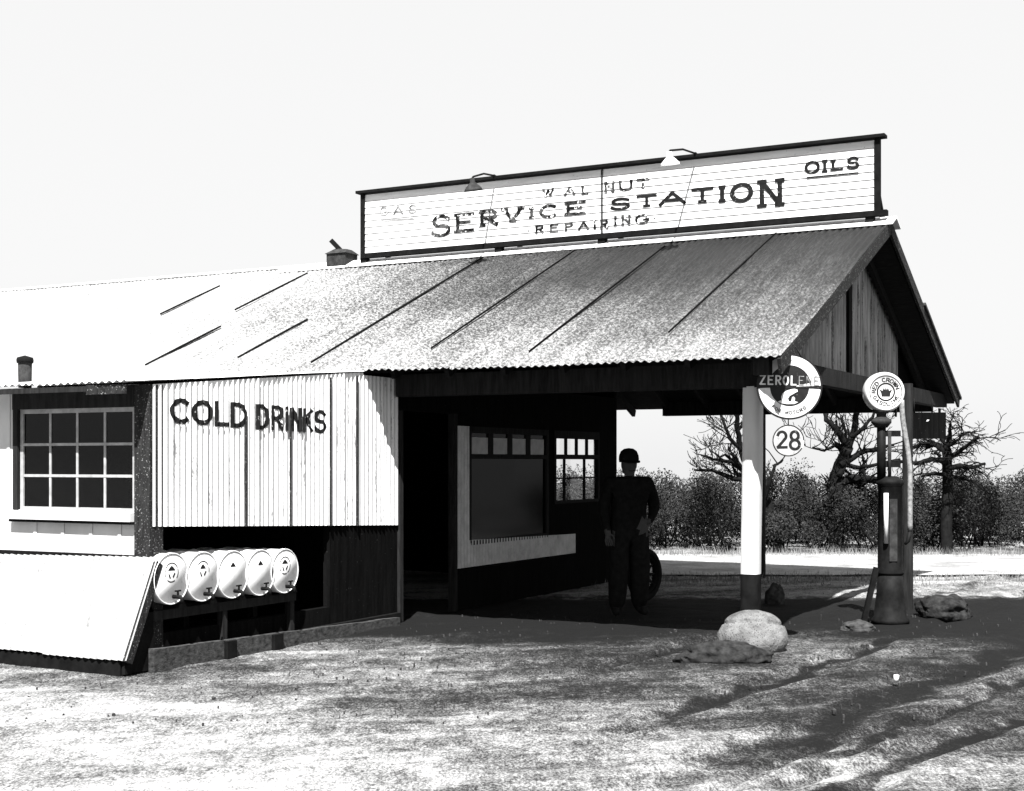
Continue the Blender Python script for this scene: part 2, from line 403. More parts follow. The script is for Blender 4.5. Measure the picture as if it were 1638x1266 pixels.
# ================================================================== SETTING
def build_ground():
    mb = MB()
    xs, ys = [], []
    def grade(a, b, fine0, fine1, st):
        g = []; x = a
        while x < fine0: g.append(x); x += max(st, (fine0 - x) * .3)
        x = fine0
        while x < fine1: g.append(x); x += st
        x = fine1
        while x < b: g.append(x); x += max(st, (x - fine1) * .3)
        g.append(b); return g
    gx, gy = grade(-420, 420, -12, 14, .10), grade(-60, 600, 5, 26, .10)
    vs = []
    for y in gy:
        for x in gx:
            p = RIGHT * x + FWD * y
            near = 1.0 if (-13 < x < 15 and 3 < y < 27) else .0
            z = near * (.022 * mnoise.noise(V((x * .9, y * 1.3, 0))) + .012 * mnoise.noise(V((x * 3.1, y * 4.0, 5))))
            if near:
                z += .010 * mnoise.noise(V((x * 7, y * 7, 11)))
                for (ax, ay, bx, by, wd, k_) in RUTS:
                    L_ = math.hypot(bx - ax, by - ay); dd = abs((x - ax) * (by - ay) - (y - ay) * (bx - ax)) / L_ + .25 * mnoise.noise(V((x * .9, y * .9, 2)))
                    if x > .4: z += -.035 * math.exp(-(dd / wd) ** 2) + .02 * math.exp(-((abs(dd) - wd * 1.5) / (wd * .5)) ** 2)
            vs.append((p.x, p.y, z - .012 - max(0., y - 33) * .055))
    n = len(gx); fs = [(j * n + i, j * n + i + 1, (j + 1) * n + i + 1, (j + 1) * n + i) for j in range(len(gy) - 1) for i in range(n - 1)]
    mb.add(vs, fs, 0, True)
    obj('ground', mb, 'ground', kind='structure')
    # pale lane running past behind the pump
    mb = MB(); vs = []; N = 140
    for i in range(N + 1):
        x = -16 + 60 * i / N
        a = 19.9 + .25 * mnoise.noise(V((x * .6, 0, 1))) + .12 * mnoise.noise(V((x * 2.3, 0, 1)))
        b = 24.4 + .3 * mnoise.noise(V((x * .5, 0, 7))) + .15 * mnoise.noise(V((x * 2.0, 0, 7)))
        for j in range(7):
            p = RIGHT * x + FWD * (a + (b - a) * j / 6)
            vs.append((p.x, p.y, .012 + .035 * math.sin(PI * j / 6)))
    fs = [(i * 7 + j, (i + 1) * 7 + j, (i + 1) * 7 + j + 1, i * 7 + j + 1) for i in range(N) for j in range(6)]
    mb.add(vs, fs, 0, True); obj('road', mb, 'lane', kind='structure')
build_ground()

# ================================================================== SERVICE STATION
st = thing('service_station', 'long low service station with a corrugated gable roof over its open drive', 'building', (XW, YE, 0))
rnd = random.Random(11)
def sag(u, v): return .018 * mnoise.noise(V((u * .5, v * .6, 3))) + .006 * mnoise.noise(V((u * 2.1, v * .8, 9)))
# front roof slope
sl = V((0, -(YR - YE), -(ZR - ZE))); SL = sl.length; sl.normalize(); nn = V((0, -PITCH, 1)).normalized()
mb = MB()
def bowed(u): return (0, SL + .05 * math.sin(u * .45) * .3)
corr(mb, (XL, YR, ZR), (1, 0, 0), sl, nn, XG - XL, bowed, rows=10, sag=sag, jit=.03, rnd=rnd)
front_roof = obj('roof_slope', mb, 'roof', st)
seams = [(745, 418, 530, 582), (900, 405, 715, 560), (1055, 398, 858, 566), (1240, 370, 1082, 535), (480, 441, 390, 498),
         (480, 515, 395, 575), (345, 461, 265, 505), (345, 526, 243, 587)]
for i, (x0, y0, x1, y1) in enumerate(seams):
    a, b = on_roof(x0, y0), on_roof(x1, y1)
    X = (a.x + b.x) / 2; ya, yb = min(a.y, YR - .05), max(b.y, YE - .02)
    P0, P1 = V((X + .02, ya, roofz(ya))) + nn * .026, V((X - .02, yb, roofz(yb))) + nn * .026
    w = .022 if i in (0, 4, 5, 6, 7) else .010
    m2 = MB(); pts = [P0.lerp(P1, k / 10) for k in range(11)]
    for k in range(10):
        w_k = w * (.45 + .9 * math.sin(PI * (k + .5) / 10))
        m2.bar(pts[k], pts[k + 1] + (pts[k + 1] - pts[k]) * .02, w_k, .018 + .0006 * (k % 2), up=nn)
    obj('lap_seam', m2, 'black', front_roof)
# back slope
mb = MB(); sb = V((0, YB - YR, -(ZR - ZE))).normalized(); nb = V((0, PITCH, 1)).normalized()
corr(mb, (XL, YR, ZR), (1, 0, 0), sb, nb, XG - XL, lambda u: (0, SL), rows=4, jit=.03, rnd=rnd)
obj('roof_slope', mb, 'roof', st)
# wing roof, almost flat, carried forward over the shop front
mb = MB(); d = V((0, -(YE - 7.98), -.27)); wl = d.length; d.normalize()
corr(mb, (XL, YE + .05, ZE + .012), (1, 0, 0), d, V((0, -.08, 1)).normalized(), XW + .02 - XL, lambda u: (0, wl), rows=6, jit=.02, rnd=rnd,
     sag=lambda u, v: .015 * mnoise.noise(V((u * .6, v * .5, 31))))
wing_roof = obj('wing_roof', mb, 'zinc_white', st)
# boarding under the roofs
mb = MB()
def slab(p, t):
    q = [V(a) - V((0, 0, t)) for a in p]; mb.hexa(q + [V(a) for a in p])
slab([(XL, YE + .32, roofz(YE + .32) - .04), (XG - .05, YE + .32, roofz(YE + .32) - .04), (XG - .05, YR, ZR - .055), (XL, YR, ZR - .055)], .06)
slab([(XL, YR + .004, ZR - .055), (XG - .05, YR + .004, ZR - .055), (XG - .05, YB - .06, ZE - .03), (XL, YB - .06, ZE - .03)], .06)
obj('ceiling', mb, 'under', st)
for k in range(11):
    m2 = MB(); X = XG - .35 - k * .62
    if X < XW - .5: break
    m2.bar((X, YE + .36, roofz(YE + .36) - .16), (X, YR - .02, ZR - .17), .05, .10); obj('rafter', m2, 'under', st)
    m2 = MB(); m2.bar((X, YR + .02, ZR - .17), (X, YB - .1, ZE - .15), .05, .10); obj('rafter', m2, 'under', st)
# front plate beam (behind the eave) and back plate beam
mb = MB(); mb.box(XW + .05, XG - .3, YE + .52, YE + .68, 2.28, 2.50); obj('eave_beam', mb, 'wood_dark', st)
mb = MB(); mb.box(XW + .05, XG - .3, YB - .34, YB - .2, 2.30, 2.50); obj('eave_beam', mb, 'wood_dark', st)
mb = MB(); mb.box(XG - .28, XG - .14, YE + .1, YB - .1, 2.36, 2.53); obj('tie_beam', mb, 'wood_dark', st)
# ridge cap
mb = MB()
for s_, y in ((-1, 0), (1, 0)):
    pass
XC = -11.6
mb.hexa([(XC, YR - .20, ZR - .065), (XG + .06, YR - .20, ZR - .065), (XG + .06, YR, ZR + .025), (XC, YR, ZR + .025),
         (XC, YR - .20, ZR - .045), (XG + .06, YR - .20, ZR - .045), (XG + .06, YR, ZR + .05), (XC, YR, ZR + .05)])
mb.hexa([(XL, YR + .001, ZR + .025), (XG + .06, YR + .001, ZR + .025), (XG + .06, YR + .2, ZR - .065), (XL, YR + .2, ZR - .065),
         (XL, YR + .001, ZR + .05), (XG + .06, YR + .001, ZR + .05), (XG + .06, YR + .2, ZR - .045), (XL, YR + .2, ZR - .045)])
obj('ridge_cap', mb, 'zinc_white', st)
# barge boards on the gable end
for (y0, z0, y1, z1) in ((YE - .02, ZE - .01, YR, ZR + .0), (YB + .02, ZE - .01, YR, ZR + .0)):
    m2 = MB(); m2.bar((XG - .012, y0, z0 - .07), (XG - .012, y1, z1 - .07), .03, .13); obj('barge_board', m2, 'trim_dark', st)
m2 = MB(); m2.bar((XG + .012, YB + .05, ZE - .02), (XG + .012, YR + 1.7, ZR - 1.7 * PITCH + .005), .03, .035); obj('lit_edge', m2, 'curb', st)  # paler strip standing in for the sunlit edge of the barge board
# gable wall: weathered sheets at the front half, dark boards behind
XI = XG - .44
mb = MB(); y0, y1 = YE + .30, onX(1434, 560, XI).y
corr(mb, (XI, y0, 2.53), (0, 1, 0), (0, 0, 1), (1, 0, 0), y1 - y0, lambda u: (0, max(.02, min(roofz(y0 + u), 2 * ZR - roofz(y0 + u)) - 2.53 - .13)), pitch=.12, amp=.028, rows=2, sheet=1.0, jit=0)
gab = obj('gable_wall', mb, 'zinc', st)
m2 = MB(); yb0 = onX(1352, 520, XI).y; m2.box(XI + .034, XI + .06, yb0 - .06, yb0 + .07, 2.50, roofz(yb0) - .22); obj('batten', m2, 'black', gab)
mb = MB(); vs = [(XI - .01, y1, 2.53), (XI - .01, YB - .3, 2.53), (XI - .01, max(YR, y1 + .01), ZR - .13), (XI - .01, y1, min(roofz(y1), 2 * ZR - roofz(y1)) - .13)]
mb.hexa([V(p) - V((.03, 0, 0)) for p in vs] + [V(p) for p in vs])
obj('gable_wall', mb, 'boards', st, label='dark rear half of the gable')
# ragged ends of sheet hanging below the back eave
for yb_, w, h in ((16.35, .09, .19), (18.95, .10, .17)):
    m2 = MB(); m2.hexa([(XG - .2, yb_, 2.34), (XG - .18, yb_, 2.34), (XG - .18, yb_ + w, 2.34), (XG - .2, yb_ + w, 2.34),
                        (XG - .2, yb_ + w * .5 - .01, 2.34 - h), (XG - .18, yb_ + w * .5 - .01, 2.34 - h), (XG - .18, yb_ + w * .5 + .01, 2.34 - h), (XG - .2, yb_ + w * .5 + .01, 2.34 - h)])
    obj('torn_strip', m2, 'iron', st)

# columns
def column(X, Y, w, h, mats, zsplit=None, lean=0):
    m2 = MB()
    z = [0, .02, h]
    n = 14; sides = 16; vs = []; fs = []
    for i in range(n + 1):
        t = i / n; zz = h * t - .03 * (1 - t)
        wob = V((.008 * mnoise.noise(V((X, Y, zz * 1.2))) + lean * t, .008 * mnoise.noise(V((Y, X, zz * 1.3))), 0))
        for k in range(sides):
            a = 2 * PI * k / sides; c, s_ = math.cos(a), math.sin(a); q = max(abs(c), abs(s_)) ** .6
            vs.append(V((X + c / q * w / 2, Y + s_ / q * w / 2, zz)) + wob)
    zlev = []
    for i in range(n):
        for k in range(sides):
            k2 = (k + 1) % sides; fs.append((i * sides + k, i * sides + k2, (i + 1) * sides + k2, (i + 1) * sides + k))
    m2.add(vs, fs, 0, True)
    if zsplit:
        for j, f in enumerate(m2.f):
            if sum(m2.v[i].z for i in f) / 4 < zsplit: m2.mi[j] = 1
    return obj('column', m2, mats, st)
pc = ong(1200, 1034); pcx = onY(1200, 700, YE + .60)
column(pcx.x, pcx.y, .165, 2.29, ['white', 'black'], .66, lean=.03)
pb = onY(1216, 800, YB - .27); column(pb.x, pb.y, .14, 2.31, 'wood_dark')
pm = ong(1452, 972); column(pm.x, pm.y, .11, 2.50, 'wood_dark')
GP = pm

# ---- shop and wing walls
# front wall of the wing, white boards, with its window opening
wxa, wxb = onY(24, 800, YF).x, onY(217, 800, YF).x
wz0, wz1 = 1.225, 2.06
mb = MB(); T = .08
def wall_y(mb, x0, x1, z0, z1, y=YF):
    mb.box(x0, x1, y, y + T, z0, z1)
wall_y(mb, XL, wxa, 0, 2.24); wall_y(mb, wxb, XW - .17, 0, 2.24); wall_y(mb, wxa, wxb, 0, wz0); wall_y(mb, wxa, wxb, wz1, 2.24)
x = XL + .3
while x < XW - .2:                      # board joints as thin proud cover strips
    if not (wxa - .06 < x < wxb + .06): mb.box(x, x + .035, YF - .008, YF - .001, 0, 2.24)
    else: mb.box(x, x + .035, YF - .008, YF - .001, 0, wz0 - .09)
    x += .31
obj('front_wall', mb, 'white', st)
mb = MB(); mb.box(XW - .165, XW - .002, YF - .03, YF + .12, -.02, 2.235); obj('corner_post', mb, 'trim_dark', st)
win = bpy.data.objects.new('window', None); COL.objects.link(win); win.parent = st
win.location = V(((wxa + wxb) / 2, YF, wz0)) - st.location
def sash(parent, x0, x1, z0, z1, cols, rows, y, m_frame, m_bar, fw=.05, bw=.022):
    f = MB(); f.box(x0, x0 + fw, y, y + .04, z0, z1); f.box(x1 - fw, x1, y, y + .04, z0, z1)
    f.box(x0 + fw, x1 - fw, y, y + .04, z0, z0 + fw * .8); f.box(x0 + fw, x1 - fw, y, y + .04, z1 - fw, z1)
    obj('frame', f, m_frame, parent)
    for c in range(1, cols):
        b = MB(); X = x0 + fw + (x1 - x0 - 2 * fw) * c / cols; b.box(X - bw / 2, X + bw / 2, y + .006, y + .03, z0 + fw * .8, z1 - fw); obj('glazing_bar', b, m_bar, parent)
    for r in range(1, rows):
        b = MB(); Z = z0 + fw * .8 + (z1 - z0 - 1.8 * fw) * r / rows; b.box(x0 + fw, x1 - fw, y + .003, y + .033, Z - bw / 2, Z + bw / 2); obj('glazing_bar', b, m_bar, parent)
    g = MB(); g.box(x0 + fw, x1 - fw, y + .014, y + .019, z0 + fw * .8, z1 - fw); obj('pane', g, 'glass_dusty', parent)
sash(win, wxa + .045, wxb - .012, wz0, wz1 - .0, 4, 3, YF + .015, 'sash', 'sash', .035, .022)
m2 = MB(); m2.box(wxa - .01, wxa + .043, YF - .016, YF + .05, wz0, wz1 + .03); obj('casing', m2, 'wood_dark', win)
m2 = MB(); m2.box(wxa - .01, wxb + .0, YF - .022, YF - .002, wz1 + .0, 2.235); obj('casing', m2, 'wood_dark', win)
m2 = MB(); m2.box(wxa - .015, wxb + .01, YF - .075, YF + .012, wz0 - .075, wz0 - .004); obj('sill', m2, 'white', win)
m2 = MB(); m2.box(wxa - .015, wxb + .01, YF - .055, YF - .010, wz0 - .098, wz0 - .077); obj('sill_shadow', m2, 'black', win)  # black strip standing in for the shadow line under the sill
# eave fascia of the wing
m2 = MB(); m2.box(XL, XW - .42, 8.06, 8.085, 2.175, 2.215); obj('fascia', m2, 'wood_dark', st)
m2 = MB(); m2.box(XW - .42, XW - .02, 8.05, 8.075, 2.15, 2.225); obj('fascia', m2, 'trim_dark', st)

# side wall panel with the painted words
YP1 = 11.90
PB = lambda Y: 1.115 - .13 * (Y - YF) / (YP1 - YF)          # lower edge
PT = lambda Y: (2.235 + .262 * (Y - YF) / (YE - YF)) if Y < YE else 2.47
AMP, PCH = .008, .068
mb = MB()
corr(mb, (XW, YF, 0), (0, 1, 0), (0, 0, 1), (1, 0, 0), YP1 - YF, lambda u: (PB(YF + u), PT(YF + u)), pitch=PCH, amp=AMP, rows=3, sheet=.66, lap=.012, jit=.0, sub=8)
side = obj('side_wall', mb, 'zinc_white', st)
for xi, w in ((391, .009), (462, .012), (526, .014), (569, .014)):
    p = onX(xi, 800, XW); m2 = MB(); m2.box(XW + .012, XW + .028, p.y - w / 2, p.y + w / 2, PB(p.y) - .005, PT(p.y) - .03 - (.0 if xi > 500 else .25 + .0 * w))
    obj('lap_seam', m2, 'trim_dark', side)
def panel_surf(Y, Z, lift):
    u = Y - YF; return V((XW + AMP * math.sin(2 * PI * u / PCH) + .012 * ((u % .66) / .66) + .006 + lift, Y, Z))
def word_side(name, letters):
    m2 = MB()
    for ch, x0, x1, yt, yb in letters:
        a, b = onX(x0, yt, XW), onX(x1, yt, XW)
        z1 = a.z; z0 = onX((x0 + x1) / 2, yb, XW).z
        w, h = b.y - a.y, z1 - z0
        wt = .052 if name == 'cold' else .047
        i = wt * .4
        letter(m2, ch, w - 2 * i, h - 2 * i, lambda x, y, l, A=a.y + i, B=z0 + i: panel_surf(A + x, B + y, l + .001), wt, hz=.72, cross=8, step=.012, rag=.06)
        obj('letter', m2, 'letter', side); m2 = MB()
word_side('cold', [('C', 271, 304, 636, 679), ('O', 306, 338, 639, 681), ('L', 342, 366, 641, 683), ('D', 367, 393, 643, 685)])
word_side('drinks', [('D', 407, 429, 646, 688), ('R', 432, 452, 648, 689), ('I', 454, 461, 650, 690), ('N', 464, 480, 651.5, 691), ('K', 483, 499, 653, 692), ('S', 501, 520, 655, 694)])
# rest of the side wall: dark boards with an open bay for the drums and a doorway
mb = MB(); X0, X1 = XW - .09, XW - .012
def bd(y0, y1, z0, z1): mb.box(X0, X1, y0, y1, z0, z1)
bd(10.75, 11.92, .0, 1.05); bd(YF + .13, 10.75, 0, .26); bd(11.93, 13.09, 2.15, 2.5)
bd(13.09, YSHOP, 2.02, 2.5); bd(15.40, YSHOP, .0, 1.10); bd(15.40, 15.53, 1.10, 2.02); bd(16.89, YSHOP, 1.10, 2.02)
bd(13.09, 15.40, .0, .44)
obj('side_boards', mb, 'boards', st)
mb = MB()
corr(mb, (XW, 13.09, 0), (0, 1, 0), (0, 0, 1), (1, 0, 0), .28, lambda u: (.46, 2.02), pitch=PCH, amp=.007, rows=2, sheet=5, jit=0, sub=8)
corr(mb, (XW, 13.37, 0), (0, 1, 0), (0, 0, 1), (1, 0, 0), 2.75, lambda u: (.46, .76 - .02 * u), pitch=PCH, amp=.007, rows=2, sheet=5, jit=0, sub=8)
obj('apron_sheet', mb, 'zinc_shop', st)
# shop window (dark) with a row of small top panes
sw = bpy.data.objects.new('window', None); COL.objects.link(sw); sw.parent = st; sw.location = V((XW, 14.36, .76)) - st.location
f = MB(); f.box(XW - .05, XW + .0, 13.37, 13.43, .72, 2.02); f.box(XW - .05, XW, 15.30, 15.37, .70, 2.02); f.box(XW - .05, XW, 13.43, 15.30, .70, .75)
f.box(XW - .05, XW, 13.43, 15.30, 1.66, 1.71); f.box(XW - .05, XW, 13.43, 15.30, 1.95, 2.02); obj('frame', f, 'wood_dark', sw)
for k in range(1, 4):
    b = MB(); b.box(XW - .04, XW - .012, 13.43 + 1.87 * k / 4 - .06, 13.43 + 1.87 * k / 4 + .06, 1.71, 1.95); obj('glazing_bar', b, 'wood_dark', sw)
g = MB(); g.box(XW - .03, XW - .026, 13.43, 15.30, .75, 1.95); obj('pane', g, 'glass_shop', sw)
g = MB(); g.box(XW - .022, XW - .018, 13.47, 15.26, 1.715, 1.90); obj('blind', g, 'paper', sw)
# end window one can see through
ew = bpy.data.objects.new('window', None); COL.objects.link(ew); ew.parent = st; ew.location = V((XW, 16.2, 1.1)) - st.location
f = MB(); f.box(XW - .05, XW, 15.53, 15.58, 1.1, 2.02); f.box(XW - .05, XW, 16.84, 16.89, 1.1, 2.02); f.box(XW - .05, XW, 15.58, 16.84, 1.10, 1.14); f.box(XW - .05, XW, 15.58, 16.84, 1.92, 2.02)
f.box(XW - .05, XW, 15.58, 16.84, 1.66, 1.72); obj('frame', f, 'wood_dark', ew)
for k in (1, 2, 3):
    b = MB(); b.box(XW - .04, XW - .01, 15.58 + 1.26 * k / 4 - .02, 15.58 + 1.26 * k / 4 + .02, 1.72, 1.92); obj('glazing_bar', b, 'wood_dark', ew)
for yy in (15.85, 16.45):
    b = MB(); b.box(XW - .04, XW - .01, yy - .012, yy + .012, 1.14, 1.66); obj('glazing_bar', b, 'wood_dark', ew)
b = MB(); b.box(XW - .039, XW - .011, 15.58, 16.84, 1.41, 1.43); obj('glazing_bar', b, 'wood_dark', ew)
g = MB(); g.box(XW - .03, XW - .026, 15.58, 16.84, 1.14, 1.92); obj('pane', g, 'glass', ew)
m2 = MB(); m2.box(XW - .06, XW + .02, 13.02, 13.085, 0, 2.15); m2.box(XW - .06, XW + .02, 11.925, 11.985, 0, 2.15); obj('door_frame', m2, 'wood_dark', st)
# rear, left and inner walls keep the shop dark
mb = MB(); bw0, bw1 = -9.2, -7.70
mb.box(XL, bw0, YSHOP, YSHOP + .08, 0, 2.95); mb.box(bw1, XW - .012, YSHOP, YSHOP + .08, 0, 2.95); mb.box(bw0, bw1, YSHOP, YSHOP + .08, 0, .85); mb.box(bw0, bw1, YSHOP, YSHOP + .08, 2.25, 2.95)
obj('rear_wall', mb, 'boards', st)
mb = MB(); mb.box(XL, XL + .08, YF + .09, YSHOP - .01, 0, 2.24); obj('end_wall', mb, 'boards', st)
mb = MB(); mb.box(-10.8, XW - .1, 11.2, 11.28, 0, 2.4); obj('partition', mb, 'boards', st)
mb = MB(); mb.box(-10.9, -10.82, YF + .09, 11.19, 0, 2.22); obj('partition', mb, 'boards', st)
# kerb board along the side of the shop
pa, pb_ = onX(247, 1000, XW + .12), onX(640, 1000, XW + .12)
m2 = MB(); zt = lambda Y: .165 - .10 * (Y - YF) / 3.5 + .008 * mnoise.noise(V((Y * 3, 0, 0)))
for k in range(24):
    ya_, yb_ = pa.y + (pb_.y - pa.y) * k / 24, pa.y + (pb_.y - pa.y) * (k + 1) / 24
    m2.hexa([(XW + .06, ya_, -.05), (XW + .12, ya_, -.05), (XW + .12, yb_, -.05), (XW + .06, yb_, -.05),
             (XW + .06, ya_, zt(ya_)), (XW + .12, ya_, zt(ya_)), (XW + .12, yb_, zt(yb_)), (XW + .06, yb_, zt(yb_))])
obj('kerb_board', m2, 'curb', st)
for xs_ in (369, 444):
    q = onX(xs_, 1000, XW + .14); m2 = MB(); m2.box(XW + .122, XW + .16, q.y - .06, q.y + .06, -.05, zt(q.y) - .005); obj('kerb_gap', m2, 'black', st)  # black block drawn as a dark gap in the kerb board
m2 = MB(); m2.box(XW - .01, XW + .05, YF + .1, 11.9, -.05, .10); obj('kerb_base', m2, 'black', st)

# ================================================================== ROOF SIGN
def sx(x): return onY(x, 300, YR - .10).x
sxl, sxr = sx(584), sx(1401)
SZ0, SZ1 = 4.36, 5.13
YS = YR - .10
sign = thing('roof_sign', 'long white clapboard sign standing along the roof ridge, lettered service station', 'sign', ((sxl + sxr) / 2, YS, ZR + .05))
mb = MB()
nb_ = 9
for k in range(nb_):
    z0 = SZ0 + (SZ1 - SZ0) * k / nb_; z1 = SZ0 + (SZ1 - SZ0) * (k + 1) / nb_ - .003
    mb.hexa([(sxl, YS - .018, z0), (sxr, YS - .018, z0), (sxr, YS + .02, z0), (sxl, YS + .02, z0), (sxl, YS - .008, z1), (sxr, YS - .008, z1), (sxr, YS + .02, z1), (sxl, YS + .02, z1)])
obj('board', mb, 'white_sign', sign)
m2 = MB(); m2.bar((sx(574), YS - .01, SZ1 + .03), (sxr + .11, YS - .01, SZ1 + .03), .14, .035); obj('top_rail', m2, 'black', sign)
m2 = MB(); m2.bar((sxl - .03, YS - .02, SZ0 - .036), (sxr + .13, YS - .02, SZ0 - .036), .09, .06); obj('bottom_rail', m2, 'black', sign)
for X in (sxl - .02, sxr + .02):
    m2 = MB(); m2.box(X - .03, X + .03, YS - .035, YS + .03, SZ0 - .005, SZ1 + .011); obj('end_post', m2, 'black', sign)
m2 = MB(); X = sx(964); m2.box(X - .012, X + .012, YS - .026, YS - .019, SZ0, SZ1); obj('joint_strip', m2, 'trim_dark', sign)
for X in (sxl + .0, (sxl + sx(964)) / 2 + .3, sx(964), sxr - .06):
    m2 = MB(); m2.bar((X, YS, SZ0 - .055), (X, YS - .0, ZR - .02), .09, .09); m2.bar((X, YS + .06, SZ1 - .2), (X, YR + .9, roofz(YR - .9) + .02), .05, .05); obj('brace', m2, 'black', sign)
mb = MB(); mb.box(sxl + .1, sxr - .12, YS + .01, YS + .05, ZR + .05, SZ0 - .06); obj('flashing', mb, 'white', sign)
def word_sign(letters, wt, mat_, serif=.0, slope=-.09, hz=.8, rag=.08):
    m2 = MB()
    for ch, x0, x1, yt, yb in letters:
        a, b = onY(x0, yt, YS), onY(x1, yt, YS); z1 = onY((x0 + x1) / 2, yt, YS).z; z0 = onY((x0 + x1) / 2, yb, YS).z
        w, h = b.x - a.x, z1 - z0; i = wt * .4
        def place(x, y, l, A=a.x + i, B=z0 + i):
            return V((A + x, YS - .0205 - l, B + y))
        wl = min(wt, .26 * h) if ch in 'I.' else min(wt, .25 * h, .28 * w)
        letter(m2, ch, max(w - 2 * i, .01), h - 2 * i, place, wl, serif=0 if ch == '.' else min(serif, .2 * h, .24 * max(w, .1)), hz=hz, cross=2, step=.03, rag=rag)
        obj('full_stop' if ch == '.' else 'letter', m2, mat_, sign); m2 = MB()
word_sign([('G', 609, 622, 331, 346), ('A', 630, 646, 329.5, 344), ('S', 655, 667, 328, 342)], .022, 'letter_faint')
m2 = MB(); a, b = onY(611, 354, YS), onY(665, 350, YS); m2.bar((a.x, YS - .021, a.z), (b.x, YS - .021, b.z), .002, .012); obj('underline', m2, 'letter_faint', sign)
word_sign([('W', 869, 887, 302, 315), ('A', 904, 921, 299, 313), ('L', 931, 943, 297, 312), ('N', 968, 984, 291, 309), ('U', 991, 1013, 289, 306), ('T', 1019, 1040, 286, 302)], .030, 'letter_worn', .010)
word_sign([('S', 691, 722, 344, 380), ('E', 729, 760, 341, 372), ('R', 768, 798, 336, 363), ('V', 806, 837, 332, 356), ('I', 848, 855, 331, 351), ('C', 863, 895, 327, 350), ('E', 905, 939, 322, 345)], .052, 'letter_worn', .035)
word_sign([('S', 976, 1010, 316, 338), ('T', 1018, 1053, 311, 333), ('A', 1054, 1099, 306, 330), ('T', 1106, 1143, 300, 326), ('I', 1152, 1160, 297, 325), ('O', 1169, 1205, 293, 325), ('N', 1215, 1253, 287, 332)], .056, 'letter', .038)
word_sign([('.', 843, 849, 367, 373), ('R', 857, 871, 360, 374), ('E', 880, 895, 358, 372), ('P', 904, 918, 356, 370), ('A', 926, 943, 354, 368), ('I', 949, 956, 352, 367), ('R', 961, 974, 351, 367),
           ('I', 983, 988, 346, 363), ('N', 995, 1010, 344, 361), ('G', 1017, 1040, 343, 359), ('.', 1044.5, 1050.5, 347, 353)], .030, 'letter_worn', .008)
word_sign([('O', 1288, 1312, 258, 279), ('I', 1317, 1323, 256, 277), ('L', 1330, 1350, 255, 274), ('S', 1355, 1375, 251, 272)], .036, 'letter', .02)
m2 = MB(); a, b = onY(1291, 285, YS), onY(1374, 277, YS); m2.bar((a.x, YS - .021, a.z), (b.x, YS - .021, b.z), .002, .016); obj('underline', m2, 'letter', sign)

# sign lamps on goosenecks
def lamp(xa, ya, xb, yb, label, shade_mat):
    a = onY(xa, ya, YS - .08); a.z = SZ1 + .05
    b = at(xb, yb, (a - CAM).dot(FWD) - .62)
    t = thing('sign_lamp', label, 'lamp', a, 'lamps above the roof sign')
    m2 = MB(); m2.tube([a, a.lerp(b, .5) + V((0, 0, .03)), b, b + V((0, -.03, -.03))], .012, 8); obj('arm', m2, 'iron', t)
    m2 = MB(); m2.lathe(b + V((0, -.03, -.02)), (0, .25, -1), [(.0, 0), (.028, .0), (.03, .05), (.06, .08), (.10, .12), (.115, .155), (.108, .155), (.06, .10), (.0, .08)], 20); obj('shade', m2, shade_mat, t)
    m2 = MB(); m2.lathe(b + V((0, -.01, -.10)), (0, .25, -1), [(.0, 0), (.02, .0), (.028, .03), (.02, .055), (0, .06)], 12); obj('bulb', m2, 'milk', t)
    m2 = MB(); m2.tube([a, a + V((0, .08, -.01))], .018, 8); obj('bracket', m2, 'iron', t)
lamp(790, 297, 757, 283, 'dark gooseneck lamp over the sign, above the word service', 'rusty')
lamp(1112, 262, 1072, 241, 'pale gooseneck lamp over the sign, above the word station', 'zinc_white')

# roof vent on the ridge and stove pipe over the wing
p = onY(547, 428, YR - .05); p.z = ZR + .03
t = thing('roof_vent', 'small dark ridge vent with a tilted flap, beside the sign end', 'vent', p)
m2 = MB(); m2.box(p.x - .15, p.x + .15, p.y - .14, p.y + .14, p.z - .06, p.z + .10); m2.hexa([(p.x - .17, p.y - .16, p.z + .102), (p.x + .17, p.y - .16, p.z + .102), (p.x + .17, p.y + .16, p.z + .102), (p.x - .17, p.y + .16, p.z + .102),
        (p.x - .06, p.y - .06, p.z + .18), (p.x + .12, p.y - .06, p.z + .16), (p.x + .12, p.y + .06, p.z + .16), (p.x - .06, p.y + .06, p.z + .18)]); obj('housing', m2, 'rusty', t)
m2 = MB(); m2.bar(p + V((.0, 0, .14)), p + V((-.13, -.06, .29)), .10, .06); obj('flap', m2, 'black', t)
p = at(40, 606, 15.2)
t = thing('stove_pipe', 'stubby dark stove pipe poking out of the roof at the left edge', 'chimney', p)
m2 = MB(); m2.lathe(p + V((0, 0, -.1)), (0, 0, 1), [(.07, 0), (.072, .12), (.075, .30), (.0, .30)], 20); obj('pipe', m2, 'rusty', t)
m2 = MB(); m2.lathe(p + V((0, 0, .17)), (0, 0, 1), [(.0, 0), (.088, 0), (.092, .03), (.085, .06), (.0, .085)], 20); obj('cap', m2, 'black', t)

